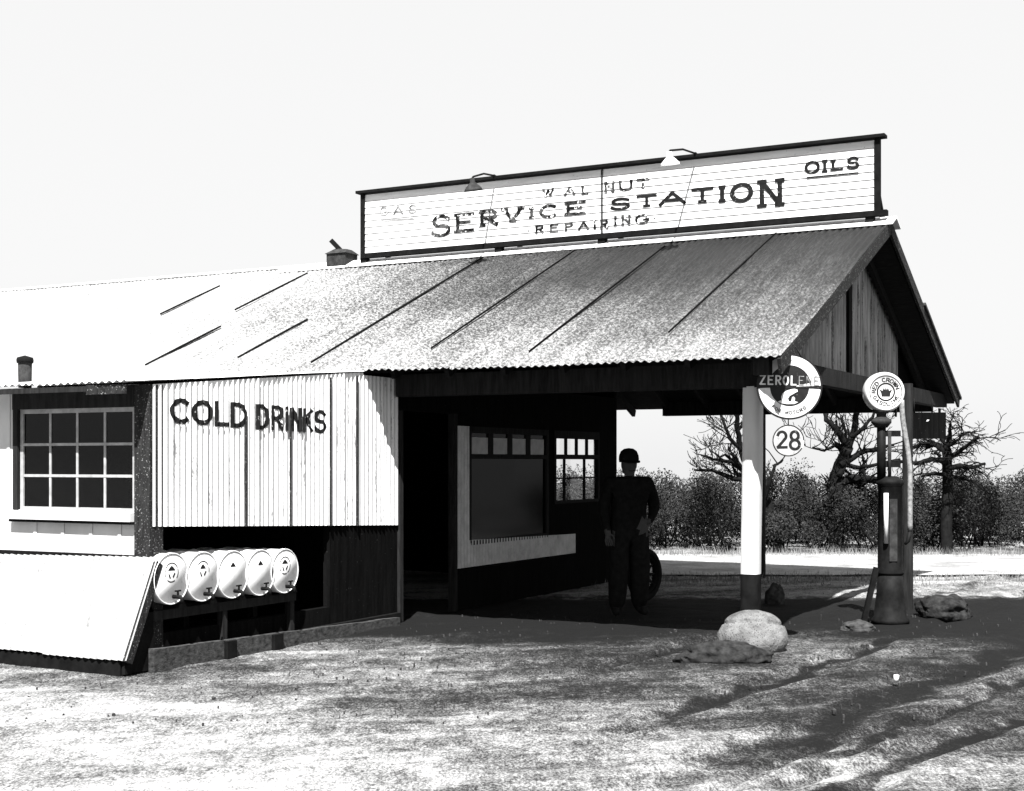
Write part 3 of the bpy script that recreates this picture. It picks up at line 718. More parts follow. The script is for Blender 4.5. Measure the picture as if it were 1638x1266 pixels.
# ================================================================== LEANING SHEET
bt, bb = V((XW + .10, YF - .045, .862)), V((XW + .10, YF - .385, .115))
t = thing('leaning_sheet', 'broad white corrugated metal sheet leaning against the wall under the window', 'metal sheet', (XW - 1, YF - .5, 0))
d = bb - bt; dl = d.length; d.normalize(); n_ = V((0, d.z, -d.y)).normalized(); n_ = n_ if n_.z > 0 else -n_
mb = MB(); Lw = 4.2
corr(mb, bt + V((-Lw, 0, 0)), (1, 0, 0), d, n_, Lw, lambda u: (.02 * math.sin(u), dl), pitch=.072, amp=.010, rows=6, sheet=.66, lap=.004, jit=.008, sub=8,
     sag=lambda u, v: .01 * mnoise.noise(V((u, v, 4))))
obj('sheet', mb, 'sheet_dull', t)
m2 = MB(); m2.bar(bt + V((-.02, .02, -.03)), bb + V((-.02, .02, -.02)), .04, .07, up=n_); obj('edge_batten', m2, 'trim_dark', t)
m2 = MB(); m2.hexa([(XW + .02, YF - .36, .0), (XW + .05, YF - .36, .0), (XW + .05, YF - .04, 0), (XW + .02, YF - .04, 0),
                    (XW + .02, YF - .355, .10), (XW + .05, YF - .355, .10), (XW + .05, YF - .05, .79), (XW + .02, YF - .05, .79)]); obj('end_shade', m2, 'black', t)  # black infill standing in for the shade under the sheet's open end
m2 = MB(); m2.box(XW - 4.1, XW + .01, YF - .37, YF - .30, -.02, .10); obj('foot_rail', m2, 'black', t)
m2 = MB(); m2.box(XW - 4.1, XW - .17, YF - .030, YF - .012, .80, .885); obj('top_shadow_strip', m2, 'black', t)  # black strip standing in for the shadow along the sheet's top edge

# ================================================================== OIL DRUMS
R0 = .205
dr_y = [onX(x, 900, XW + .12).y for x in (278, 328, 376, 420, 459)]
zc = .70
dl_ = ['white oil drum with a clear ringed emblem, at the end next to the leaning sheet',
       'white oil drum with a broken ring emblem, second from the leaning sheet',
       'white oil drum in the middle of the row with one small dark mark',
       'white oil drum with a slanting dark mark, fourth from the leaning sheet',
       'white oil drum at the dark far end of the row, its emblem ringed']
def disc_pts(c, r, n=28, sy=1.0, a0=0, a1=360): return [(c[0] + r * math.cos(math.radians(a0 + (a1 - a0) * i / n)), c[1] + sy * r * math.sin(math.radians(a0 + (a1 - a0) * i / n))) for i in range(n)]
for i, y in enumerate(dr_y):
    r = R0 * (1 - .01 * i); c = V((XW + .10, y, zc - .01 * i))
    if i: r = min(r, .5 * (dr_y[i] - dr_y[i - 1]) * 1.0 if False else r)
    t = thing('oil_drum', dl_[i], 'drum', c - V((.3, 0, r)), 'white oil drums lying in a row on the rack')
    m2 = MB(); m2.lathe(c, (-1, 0, 0), [(r - .010, 0.003), (r - .004, -.003), (r, .0), (r, .03), (r - .006, .04), (r - .006, .22), (r + .001, .235), (r - .006, .25), (r - .006, .42), (r + .001, .435), (r - .006, .45), (r, .66), (r - .01, .67), (0, .67)], 40)
    obj('body', m2, 'drum', t)
    m2 = MB(); m2.lathe(c, (-1, 0, 0), [(0, .0035), (r - .012, .0035), (r - .010, .012)], 40); obj('head', m2, 'drum', t)
    # painted emblem
    X = c.x - .0020; m2 = MB()
    def flat(pts, lift): m2.add([(X + lift, c.y + a, c.z + b) for a, b in pts], [tuple(range(len(pts)))])
    def ringseg(cc, ra, rb, a0, a1, lift, n=18):
        P = []; 
        for k in range(n + 1):
            A = math.radians(a0 + (a1 - a0) * k / n); P += [(cc[0] + ra * math.cos(A), cc[1] + ra * math.sin(A)), (cc[0] + rb * math.cos(A), cc[1] + rb * math.sin(A))]
        m2.add([(X + lift, c.y + a, c.z + b) for a, b in P], [(2 * k, 2 * k + 2, 2 * k + 3, 2 * k + 1) for k in range(n)])
    ec = (.0, .05)
    if i in (0, 1, 4):
        segs = {0: [(-40, 20), (28, 150), (160, 205), (230, 300)], 1: [(35, 140), (165, 195), (-12, 18)], 4: [(20, 165), (-60, 5), (175, 220), (240, 290)]}[i]
        for a0, a1 in segs: ringseg(ec, .080, .071, a0, a1, .0)
    if i in (0, 1, 2, 3, 4):
        k = 1.0 if i in (0, 4) else .8
        flat([(ec[0] - .045 * k, ec[1] + .016), (ec[0] + .045 * k, ec[1] + .016), (ec[0] + .022 * k, ec[1] + .040), (ec[0], ec[1] + .055), (ec[0] - .022 * k, ec[1] + .040)], .0004)
    if i in (0, 1, 4):
        flat([(ec[0] - .040, ec[1] - .008), (ec[0] - .022, ec[1] - .014), (ec[0] - .008, ec[1] - .046), (ec[0] - .026, ec[1] - .046)], .0004)
        flat([(ec[0] + .034, ec[1] + .0), (ec[0] + .044, ec[1] - .010), (ec[0] + .022, ec[1] - .044), (ec[0] + .008, ec[1] - .036)], .0004)
    obj('emblem', m2, 'enamel_b', t)
    # spigot
    s0 = c + V((.0, .02, -r * .70)); m2 = MB()
    m2.tube([s0 + V((-.01, 0, 0)), s0 + V((.07, 0, 0)), s0 + V((.085, 0, -.015)), s0 + V((.088, 0, -.05))], [.016, .016, .016, .013], 10)
    m2.tube([s0 + V((.045, 0, 0)), s0 + V((.045, 0, .045))], .009, 8); m2.bar(s0 + V((.045, -.03, .048)), s0 + V((.045, .03, .048)), .014, .012)
    obj('spigot', m2, 'iron', t)
t = thing('drum_rack', 'dark timber rack carrying the row of white oil drums', 'rack', (XW - .2, 9.5, 0))
ya, yb2 = dr_y[0] - .25, dr_y[-1] + .25
for X in (XW - .0, XW - .42):
    m2 = MB(); m2.box(X - .035, X + .035, ya, yb2, zc - R0 - .12, zc - R0 - .045); obj('rail', m2, 'wood_dark', t)
for X in (XW - .0, XW - .42):
    for y in (ya + .05, (ya + yb2) / 2, yb2 - .05):
        m2 = MB(); m2.box(X - .03, X + .03, y - .03, y + .03, -.02, zc - R0 - .122); obj('leg', m2, 'wood_dark', t)
for k in range(6):
    yy = dr_y[0] - .2 if k == 0 else (dr_y[-1] + .2 if k == 5 else (dr_y[k - 1] + dr_y[k]) / 2)
    m2 = MB(); m2.hexa([(XW - .47, yy - .05, zc - R0 - .044), (XW + .05, yy - .05, zc - R0 - .044), (XW + .05, yy + .05, zc - R0 - .044), (XW - .47, yy + .05, zc - R0 - .044),
                        (XW - .47, yy - .01, zc - R0 + .02), (XW + .05, yy - .01, zc - R0 + .02), (XW + .05, yy + .01, zc - R0 + .02), (XW - .47, yy + .01, zc - R0 + .02)]); obj('chock', m2, 'wood_dark', t)

# ================================================================== ROUND HANGING SIGN + PRICE DISC
def disc_frame(c, tilt=0.0):
    up = V((0, 0, 1)); n = -FWD; r = RIGHT
    r2 = r * math.cos(tilt) + up * math.sin(tilt); u2 = up * math.cos(tilt) - r * math.sin(tilt)
    return lambda x, y, l: V(c) + r2 * x + u2 * y + n * l
def poly(mb, fr, pts, lift, mi=0): mb.add([fr(a, b, lift) for a, b in pts], [tuple(range(len(pts)))], mi)
def ring(mb, fr, cc, ra, rb, a0, a1, lift, n=40, mi=0):
    P = []
    for k in range(n + 1):
        A = math.radians(a0 + (a1 - a0) * k / n); P += [fr(cc[0] + rb * math.cos(A), cc[1] + rb * math.sin(A), lift), fr(cc[0] + ra * math.cos(A), cc[1] + ra * math.sin(A), lift)]
    mb.add(P, [(2 * k, 2 * k + 1, 2 * k + 3, 2 * k + 2) for k in range(n)], mi)
def arc_text(par, mt, fr, txt, rad, a_start, a_step, w, h, wt, lift, inward=False):
    for k, ch in enumerate(txt):
        if ch == ' ': continue
        A = math.radians(a_start + a_step * k)
        if not inward: ux, uy = V((math.sin(A), -math.cos(A))), V((math.cos(A), math.sin(A)))
        else: ux, uy = V((-math.sin(A), math.cos(A))), V((-math.cos(A), -math.sin(A)))
        cc = V((math.cos(A), math.sin(A))) * rad
        mb = MB(); letter(mb, ch, w * (.35 if ch == 'I' else 1), h, lambda x, y, l, cc=cc, ux=ux, uy=uy, ww=w * (.35 if ch == 'I' else 1): fr(*(cc + ux * (x - ww / 2) + uy * (y - h / 2)), lift + l), wt, cross=1, step=.01); obj('letter', mb, mt, par)

cs = at(1263, 619, 11.8); RS = .278
t = thing('round_sign', 'large round enamel sign with a white bear, hanging from the roof corner', 'sign', cs - V((0, 0, RS)))
fr = disc_frame(cs, -.02)
m2 = MB(); m2.lathe(cs + FWD * .014, -FWD, [(0, 0), (RS, 0), (RS + .002, .007), (RS, .014), (0, .014)], 64, smooth=False); obj('plate', m2, 'enamel_b', t)
m2 = MB(); ring(m2, fr, (0, 0), .0, RS - .014, 3, 177, .0015); ring(m2, fr, (0, 0), RS * .60, RS - .014, 184, 356, .0015)
obj('white_field', m2, 'enamel_w', t)
m2 = MB(); ring(m2, fr, (0, 0), .0, RS * .66, 12, 168, .003); poly(m2, fr, [(-RS * .97, -.012), (RS * .97, -.012), (RS * .97, .004), (-RS * .97, .004)], .003)
poly(m2, fr, [(-RS * .97, .004), (RS * .20, .004), (RS * .20, .098), (-RS * .93, .098)], .0034)
obj('dark_field', m2, 'enamel_b', t)
m2 = MB()
for k, ch in enumerate('ZEROLENE'):
    wl = .040
    x0 = -RS * .90 + k * .0655
    letter(m2, ch, wl, .072, lambda x, y, l, x0=x0: fr(x0 + x, .018 + y, .0048 + l), .0145, cross=1, step=.01); obj('letter', m2, 'enamel_w', t); m2 = MB()
    if k == 4: break
m2 = MB()
for k, ch in enumerate('ENE'[:3]):
    x0 = -RS * .90 + (k + 5) * .0655
    letter(m2, ch, .040, .072, lambda x, y, l, x0=x0: fr(x0 + x, .018 + y, .0048 + l), .0075, cross=1, step=.01); obj('letter', m2, 'letter_faint', t); m2 = MB()
bear = [(-.098, -.128), (-.075, -.140), (-.02, -.148), (.04, -.146), (.075, -.130), (.045, -.122), (.048, -.098), (.036, -.082), (.022, -.088), (.016, -.122), (-.004, -.126), (-.012, -.100), (.002, -.078), (.03, -.062), (.052, -.048), (.07, -.040), (.066, -.022), (.04, -.016),
        (.01, -.022), (-.03, -.036), (-.058, -.058), (-.070, -.086), (-.068, -.116)]
m2 = MB(); poly(m2, fr, bear, .0045); obj('bear_emblem', m2, 'enamel_w', t)
arc_text(t, 'letter_worn', fr, 'FOR MOTORS', RS * .79, 232, 8.2, .022, .026, .006, .0035, inward=True)
m2 = MB(); a = cs + V((0, 0, RS))
for s_ in (-.10, .10):
    q = cs + RIGHT * s_ + V((0, 0, RS * .90)); m2.tube([q, q + V((-.05, .0, .09))], .006, 6)
obj('hanger', m2, 'iron', t)
cp = at(1261, 705, 11.8); rp = .136
t = thing('price_disc', 'small round grey price disc reading 28, hanging below the bear sign', 'price sign', cp - V((0, 0, rp)))
fr = disc_frame(cp, .02)
m2 = MB(); m2.lathe(cp + FWD * .006, -FWD, [(0, 0), (rp, 0), (rp, .008), (0, .008)], 48, smooth=False); obj('plate', m2, 'enamel_g', t)
m2 = MB(); ring(m2, fr, (0, 0), rp - .010, rp - .001, 0, 330, .0035); obj('rim', m2, 'enamel_b', t)
m2 = MB()
letter(m2, '2', .076, .132, lambda x, y, l: fr(-.092 + x, -.056 + y, .004 + l), .025, cross=2, step=.01); obj('numeral', m2, 'enamel_b', t); m2 = MB()
letter(m2, '8', .080, .150, lambda x, y, l: fr(.014 + x, -.074 + y, .004 + l), .025, cross=2, step=.01)
obj('numeral', m2, 'enamel_b', t)
m2 = MB(); m2.tube([cp + V((0, 0, rp - .005)), cp + V((0, 0, rp + .045))], .005, 6); obj('hook', m2, 'iron', t)

# ================================================================== GAS PUMP
gp = ong(1424, 994); gc = at(1413, 628, (gp - CAM).dot(FWD))
t = thing('gas_pump', 'tall dark gasoline pump topped by a round white globe, beside the gable post', 'gas pump', gp)
B = gp
m2 = MB(); m2.lathe(B + V((0, 0, -.02)), (0, 0, 1), [(.0, 0), (.19, 0), (.19, .04), (.165, .07), (.138, .30), (.125, .50), (.0, .5)], 28); obj('pedestal', m2, 'iron', t)
m2 = MB(); m2.lathe(B + V((0, 0, .48)), (0, 0, 1), [(.0, 0), (.132, 0), (.136, .02), (.125, .05), (.122, .90), (.138, .92), (.138, .95), (.06, 1.0), (.0, 1.0)], 28); cab = obj('cabinet', m2, 'iron', t)
m2 = MB(); m2.bar(B + V((.056, -.113, .62)), B + V((.056, -.113, 1.25)), .08, .012, up=(.49, -.87, 0)); obj('door_panel', m2, 'rusty', cab)
cx = gc - B; top = gc.z - .2
pl = B + RIGHT * -.09; pr = B + RIGHT * .10
m2 = MB(); m2.tube([pl + V((0, 0, 1.42)), V((pl.x, pl.y, top - .12))], .045, 14); obj('column', m2, 'iron', t)
m2 = MB(); q = B - RIGHT * .02 - FWD * .05
m2.tube([q + V((0, 0, 1.44)), V((q.x, q.y, top - .2))], .018, 12); obj('riser_pipe', m2, 'rusty', t)
m2 = MB(); g0 = B - RIGHT * .075 - FWD * .122
m2.tube([g0 + V((0, 0, .80)), g0 + V((0, 0, 1.31))], .024, 12); obj('gauge', m2, 'milk', t)
m2 = MB(); m2.lathe(V((pl.x, pl.y, top - .16)), (0, 0, 1), [(.0, 0), (.06, 0), (.10, .05), (.10, .08), (.05, .11), (.05, .14), (.09, .16), (.09, .185), (.0, .19)], 24); obj('globe_holder', m2, 'rusty', t)
m2 = MB(); m2.bar(V((pl.x, pl.y, top - .22)), V((pr.x, pr.y, top - .22)), .05, .06); obj('crosshead', m2, 'iron', t); m2 = MB(); m2.bar(V((pl.x, pl.y, 1.60)), V((pr.x, pr.y, 1.60)), .05, .06); obj('crosshead', m2, 'iron', t)
m2 = MB(); H = []
for k in range(22):
    s_ = k / 21
    z = (top + .12) + (.92 - top - .12) * s_
    x = .10 + .085 * (1 - math.cos(min(1, s_ * 1.7) * PI)) / 2
    H.append(B + RIGHT * x - FWD * .06 + V((0, 0, z)))
m2.tube(H, .026, 12); obj('hose', m2, 'zinc_hose', t)
m2 = MB(); m2.tube([H[-1], H[-1] + V((-.02, 0, -.1)), H[-1] + RIGHT * -.05 + V((0, 0, -.13))], [.024, .02, .014], 10); obj('nozzle', m2, 'iron', t)
m2 = MB(); m2.bar(B - RIGHT * .27 + V((0, 0, 0)), B - RIGHT * .14 + V((0, 0, .55)), .05, .06, up=FWD); obj('stay', m2, 'iron', t)
# globe
RG = .205
m2 = MB(); m2.lathe(gc + FWD * .10, -FWD, [(0, 0), (RG * .8, .0), (RG * .95, .02), (RG, .06), (RG, .14), (RG * .95, .18), (RG * .86, .198), (RG * .84, .194), (0, .194)], 48); gl = obj('globe', m2, 'milk', t)
fr = disc_frame(gc - FWD * .094)
m2 = MB(); ring(m2, fr, (0, 0), RG * .38, RG * .46, 0, 360, .002); ring(m2, fr, (0, 0), RG * .77, RG * .81, -70, 205, .002)
cr = [(-.045, -.05), (.045, -.05), (.05, -.012), (.068, .028), (.036, .012), (.022, .046), (.010, .020), (0, .058), (-.010, .020), (-.022, .046), (-.036, .012), (-.068, .028), (-.05, -.012)]
poly(m2, fr, [(a * .95, b * .95) for a, b in cr], .002); obj('crown_emblem', m2, 'enamel_b', gl)
arc_text(gl, 'enamel_b', fr, 'RED CROWN', RG * .60, 178, -19.5, .032, .036, .0105, .002)
arc_text(gl, 'enamel_b', fr, 'GASOLINE', RG * .60, 208, 18.5, .030, .034, .0095, .002, inward=True)

# dark board hanging behind the pump
c = at(1484, 681, 16.3)
t = thing('hanging_board', 'plain dark board hanging under the roof edge, beyond the pump', 'sign', c)
hw, hh = .215, .155
m2 = MB(); m2.hexa([c + RIGHT * x - FWD * y + V((0, 0, z)) for z in (-hh, hh) for x, y in ((-hw, 0), (hw, 0), (hw, -.03), (-hw, -.03))]); obj('panel', m2, 'boards', t)
for s_ in (-.16, .05):
    m2 = MB(); q = c + RIGHT * s_ + V((0, 0, hh)); m2.tube([q, q + V((-.0, 0, 2.37 - q.z))], .008, 6); obj('hook', m2, 'iron', t)
m2 = MB(); q = c - FWD * .001 + RIGHT * .0 + V((0, 0, .06)); poly(m2, lambda x, y, l: q + RIGHT * x + V((0, 0, y)) - FWD * l, [(-.02, -.012), (.005, -.010), (.02, .008), (-.006, .010)], .001); obj('chip', m2, 'enamel_w', t)

# ================================================================== STONES, LOG, LITTER
def rock(name, c, rx, ry, rz, seed, mat_, rough=.18, groove=False, yaw=0):
    mb = MB(); n, m = 64, 48; vs, fs = [], []
    for j in range(m + 1):
        th = PI * j / m
        for i in range(n):
            ph = 2 * PI * i / n
            d = V((math.sin(th) * math.cos(ph), math.sin(th) * math.sin(ph), math.cos(th)))
            k = 1 + rough * mnoise.noise(d * 1.3 + V((seed, 0, 0))) + rough * .4 * mnoise.noise(d * 3.5 + V((seed, 3, 0))) + rough * .15 * mnoise.noise(d * 9 + V((seed, 3, 0)))
            if groove:
                g = d.z - (.50 + .16 * math.sin(ph * 1.0 + 3.4)); k -= .10 * math.exp(-(g / .035) ** 2)
            x, y = d.x * rx * k, d.y * ry * k
            vs.append(V(c) + RIGHT * (x * math.cos(yaw) - y * math.sin(yaw)) + FWD * (x * math.sin(yaw) + y * math.cos(yaw)) + V((0, 0, d.z * rz * k)))
    for j in range(m):
        for i in range(n): fs.append((j * n + i, (j + 1) * n + i, (j + 1) * n + (i + 1) % n, j * n + (i + 1) % n))
    mb.add(vs, fs, 0, True); return obj(name, mb, mat_)
tag(rock('boulder', ong(1203, 1038) + V((0, 0, .10)), .300, .26, .245, 2.2, 'stone_w', .07, True), 'big rounded pale boulder with a dark crease, at the foot of the white column', 'rock')
tag(rock('stone', ong(1156, 1058) + V((0, 0, .035)), .36, .14, .12, 8.1, 'stone_dark', .30, yaw=.1), 'flat rough dark slab of stone lying in front of the pale boulder', 'rock')
tag(rock('stone', ong(1372, 1008) + V((0, 0, .02)), .17, .12, .07, 5.5, 'stone', .25), 'flat grey stone on the ground just left of the pump', 'rock')
tag(rock('stone', ong(1512, 985) + V((0, 0, .06)), .26, .30, .16, 6.5, 'stone_dark', .3), 'dark lumpy stone on the ground right of the pump', 'rock')
tag(rock('stone', ong(1240, 965) + V((0, 0, .06)), .11, .12, .16, 3.5, 'stone', .3), 'small upright dark stone just behind the white column', 'rock')
# tin can in the yard
p = ong(1433, 1090); m2 = MB(); m2.lathe(p + V((0, 0, -.005)), (.1, 0, 1), [(0, 0), (.020, 0), (.020, .050), (.018, .052), (.018, .047), (0, .047)], 16)
tag(obj('tin_can', m2, 'tin'), 'small bright tin can standing alone on the dark dirt, right side of the yard', 'can')
# pebbles and crumbs of dirt in the yard
mb = MB(); rr = random.Random(5)
for k in range(900):
    x, y = rr.uniform(-5.5, 6.5), 8.6 + 6.5 * rr.random() ** 1.1
    p = RIGHT * x + FWD * y; s_ = rr.uniform(.003, .010) * (2.2 if rr.random() < .05 else 1)
    if p.x < XW + .2 and p.y > YF - 1: continue
    q = [p + V((rr.uniform(-1, 1) * s_, rr.uniform(-1, 1) * s_, -.012)) for _ in range(4)] + [p + V((rr.uniform(-.4, .4) * s_, rr.uniform(-.4, .4) * s_, s_ * .9))]
    base = [p + V((s_, 0, -.02)), p + V((0, s_ * .8, -.02)), p + V((-s_ * .9, 0, -.02)), p + V((0, -s_, -.02))]
    mid = [(v + V((rr.uniform(-.2, .2) * s_, rr.uniform(-.2, .2) * s_, .02 + s_ * .5))) for v in base]
    mb.add(base + mid + [q[4]], [(0, 1, 5, 4), (1, 2, 6, 5), (2, 3, 7, 6), (3, 0, 4, 7), (4, 5, 8), (5, 6, 8), (6, 7, 8), (7, 4, 8)])
obj('gravel', mb, mat('gravel', .008, .05, 30, rough=.95, spec=.05), kind='stuff')

# ================================================================== SPARE WHEEL + CRATE
wp = ong(1031, 962); ax = (RIGHT * .75 - FWD * .66).normalized()
t = thing('spare_wheel', 'dark spoked car wheel standing beside the man', 'wheel', wp)
c = wp + V((0, 0, .31))
m2 = MB(); m2.lathe(c - ax * .05, ax, [(.235, .0), (.27, -.008), (.305, .02), (.31, .05), (.305, .08), (.27, .108), (.235, .10), (.235, 0)], 36); obj('tyre', m2, 'rubber', t)
m2 = MB(); m2.lathe(c - ax * .03, ax, [(.20, .0), (.236, .0), (.236, .06), (.20, .06), (.20, 0)], 36); obj('rim', m2, 'iron', t)
m2 = MB(); m2.lathe(c - ax * .05, ax, [(0, 0), (.05, 0), (.055, .05), (.04, .10), (0, .105)], 16); obj('hub', m2, 'iron', t)
u = ax.cross(V((0, 0, 1))).normalized(); w_ = V((0, 0, 1))
for k in range(10):
    A = 2 * PI * k / 10; dd = u * math.cos(A) + w_ * math.sin(A); m2 = MB(); m2.tube([c + dd * .04, c + dd * .215], [.016, .012], 8); obj('spoke', m2, 'wood_dark', t)

# ================================================================== MAN
def man():
    base = ong(1006, 984)
    t = thing('person', 'man in dark work clothes and cap standing under the roof, hand on hip', 'person', base)
    P, E, R = [], [], []
    def j(p, r, par=None):
        P.append(V(p)); R.append(r); i = len(P) - 1
        if par is not None: E.append((par, i))
        return i
    pel = j((0, 0, .95), (.20, .15)); sp = j((0, .01, 1.13), (.19, .145), pel); ch = j((0, .005, 1.32), (.205, .15), sp)
    nb_ = j((0, .01, 1.445), (.075, .07), ch); nk = j((0, 0, 1.50), (.055, .055), nb_); hd = j((0, -.012, 1.575), (.076, .088), nk); ht = j((0, -.008, 1.665), (.070, .085), hd)
    nose = j((0, -.108, 1.575), (.014, .016), hd)
    for s_ in (-1, 1): j((s_ * .083, .0, 1.58), (.012, .018), hd)
    def hand(w, dirv, side, par):
        dirv = V(dirv).normalized(); pw = j(V(w) + dirv * .05, (.030, .022), par); pk = j(V(w) + dirv * .085, (.034, .020), pw)
        nrm = V((0, 1, 0)); s2 = dirv.cross(nrm).normalized()
        for k, (o, l) in enumerate(((-.030, .062), (-.010, .075), (.010, .070), (.030, .055))):
            a = j(V(w) + dirv * .105 + s2 * o, (.010, .010), pk); b = j(V(w) + dirv * (.105 + l * .55) + s2 * o * 1.1 + V((0, -.012, 0)), (.009, .009), a)
            j(V(w) + dirv * (.105 + l) + s2 * o * 1.1 + V((0, -.03, 0)), (.008, .008), b)
        th = j(V(w) + dirv * .06 + s2 * -.045 * side + V((0, -.02, 0)), (.011, .011), pw); j(V(w) + dirv * .10 + s2 * -.060 * side + V((0, -.035, 0)), (.009, .009), th)
    # image-right arm: hand on hip
    sh = j((.215, .005, 1.395), (.088, .088), ch); el = j((.315, .06, 1.15), (.068, .068), sh); wr = j((.205, -.09, .99), (.034, .034), el); hand((.205, -.09, .99), (-.8, .35, -.35), 1, wr)
    sh = j((-.215, .005, 1.395), (.088, .088), ch); el = j((-.275, .03, 1.14), (.066, .066), sh); wr = j((-.265, -.07, .91), (.036, .036), el); hand((-.265, -.07, .91), (.05, -.2, -1), -1, wr)
    for s_ in (-1, 1):
        hp = j((s_ * .105, 0, .86), (.125, .125), pel); kn = j((s_ * .12, -.015, .49), (.118, .118), hp); an = j((s_ * .125, .025, .13), (.10, .10), kn)
        hl = j((s_ * .142, .03, .05), (.048, .05), an); j((s_ * .165, -.10, .042), (.048, .040), hl); 
    me = bpy.data.meshes.new('tmp'); me.from_pydata([tuple(p) for p in P], E, [])
    o = bpy.data.objects.new('tmp', me); COL.objects.link(o)
    md = o.modifiers.new('s', 'SKIN'); md.use_smooth_shade = True; sb_ = o.modifiers.new('u', 'SUBSURF'); sb_.levels = sb_.render_levels = 2
    for i, r in enumerate(R): me.skin_vertices[0].data[i].radius = r
    me.skin_vertices[0].data[0].use_root = True
    dg = bpy.context.evaluated_depsgraph_get(); dg.update()
    nm = bpy.data.meshes.new_from_object(o.evaluated_get(dg)); bpy.data.objects.remove(o)
    nm.name = 'body'
    for k in ('cloth', 'cloth2', 'skin', 'rubber'): nm.materials.append(M[k]) if k not in [m.name for m in nm.materials if m] else None
    while len(nm.materials) > 4: nm.materials.pop(index=0)
    for p in nm.polygons:
        c = p.center; mi = 0
        if c.z < .94: mi = 1
        if c.z < .09: mi = 3
        if c.z > 1.475: mi = 2
        if (V(c) - V((-.265, -.08, .82))).length < .095 and c.x < -.17: mi = 2
        if (V(c) - V((.13, -.08, .95))).length < .10 and c.y < -.085: mi = 2
        p.material_index = mi; p.use_smooth = True
    b = bpy.data.objects.new('body', nm); COL.objects.link(b); b.parent = t
    t.rotation_euler = (0, 0, YAW + .25)
    def child(name, mb, m_):
        me = bpy.data.meshes.new(name); me.from_pydata(mb.v, [], mb.f); me.materials.append(M[m_])
        me.polygons.foreach_set('use_smooth', mb.sm); c = bpy.data.objects.new(name, me); COL.objects.link(c); c.parent = t
    m2 = MB(); m2.lathe((0, .0, 1.635), (0, .06, 1), [(.104, -.01), (.108, .02), (.104, .06), (.085, .105), (.05, .13), (.0, .138)], 24)
    vs = [(math.cos(a) * .10, -.05 - math.sin(a) * .13, 1.630 - .02 * math.sin(a)) for a in [PI * k / 12 for k in range(13)]]
    m2.add(vs + [(x, y, z + .012) for x, y, z in vs], [tuple(range(12, -1, -1)), tuple(range(13, 26))] + [(k, k + 1, k + 14, k + 13) for k in range(12)])
    child('cap', m2, 'cloth')
    for s_ in (-1, 1):
        m2 = MB(); m2.lathe((s_ * .032, -.083, 1.592), (0, -1, 0), [(0, -.008), (.012, -.004), (.012, .002), (0, .008)], 10); child('eye', m2, 'black')
    m2 = MB(); m2.bar((-.024, -.088, 1.532), (.024, -.088, 1.532), .012, .008); child('mouth', m2, 'black')
    m2 = MB(); m2.lathe((0, .0, .955), (0, 0, 1), [(.08, -.02), (.09, .0), (.08, .02)], 24); child('belt', m2, 'black')
    for v in m2.v: pass
man()

# ================================================================== TREES AND SHRUBS
def bare_tree(label, base_px, limbs, depth, seed, trunk_r, twig=1.0, levels=3, spread=1.0, up=1.0, reach=1.0):
    rr = random.Random(seed)
    b0 = at(*base_px, depth); b0.z = 0; ups = up
    t = thing('bare_tree', label, 'tree', b0)
    tr, cr = MB(), MB()
    def P(x, y, dz=0.0): return at(x, y, depth + dz)
    def grow(p, d, r, L, lv):
        n = 5; pts = [p]; q = p
        for k in range(n):
            d = (d + V((rr.uniform(-.35, .35), rr.uniform(-.35, .35), rr.uniform(-.16 - .1 * (1 - up), .26 * up)))).normalized(); q = q + d * L / n; pts.append(q)
        cr.tube(pts, [max(.005, r * (1 - .7 * k / n)) for k in range(n + 1)], 5, caps=False)
        if lv <= 0: return
        for k in range(rr.randint(2, 4)):
            i = rr.randint(1, n); dd = (d + V((rr.uniform(-1, 1), rr.uniform(-1, 1), rr.uniform(-.5, .9))) * 1.0).normalized()
            grow(pts[i], dd, max(.006, r * .6), L * rr.uniform(.45, .75), lv - 1)
    for li, (pts, r0, r1) in enumerate(limbs):
        w = [P(x, y, .5 * math.sin(li * 2.1 + k * .8) * (k / max(1, len(pts) - 1))) for k, (x, y) in enumerate(pts)]
        if li == 0: w[0].z = -.1
        # smooth
        fine = []
        for k in range(len(w) - 1):
            for s_ in range(4): fine.append(w[k].lerp(w[k + 1], s_ / 4) + V((rr.uniform(-1, 1), rr.uniform(-1, 1), rr.uniform(-1, 1))) * .012)
        fine.append(w[-1]); m = len(fine); r0 *= 1.1; r1 *= 1.2
        (tr if li == 0 else cr).tube(fine, [r0 + (r1 - r0) * k / (m - 1) for k in range(m)], 8)
        for k in range(2 if li == 0 else 1, m):
            if li == 0 and k < m * .7: continue
            if rr.random() < .60 * twig:
                d = (fine[min(k + 1, m - 1)] - fine[k - 1]).normalized()
                dd = (d * .6 + V((rr.uniform(-1, 1), rr.uniform(-1, 1), rr.uniform(-.3, 1) * up)) * spread).normalized()
                grow(fine[k], dd, r1 * .55 + .004, rr.uniform(.35, .75) * reach, levels - 1)
    obj('trunk', tr, 'bark', t); obj('crown', cr, 'bark', t)
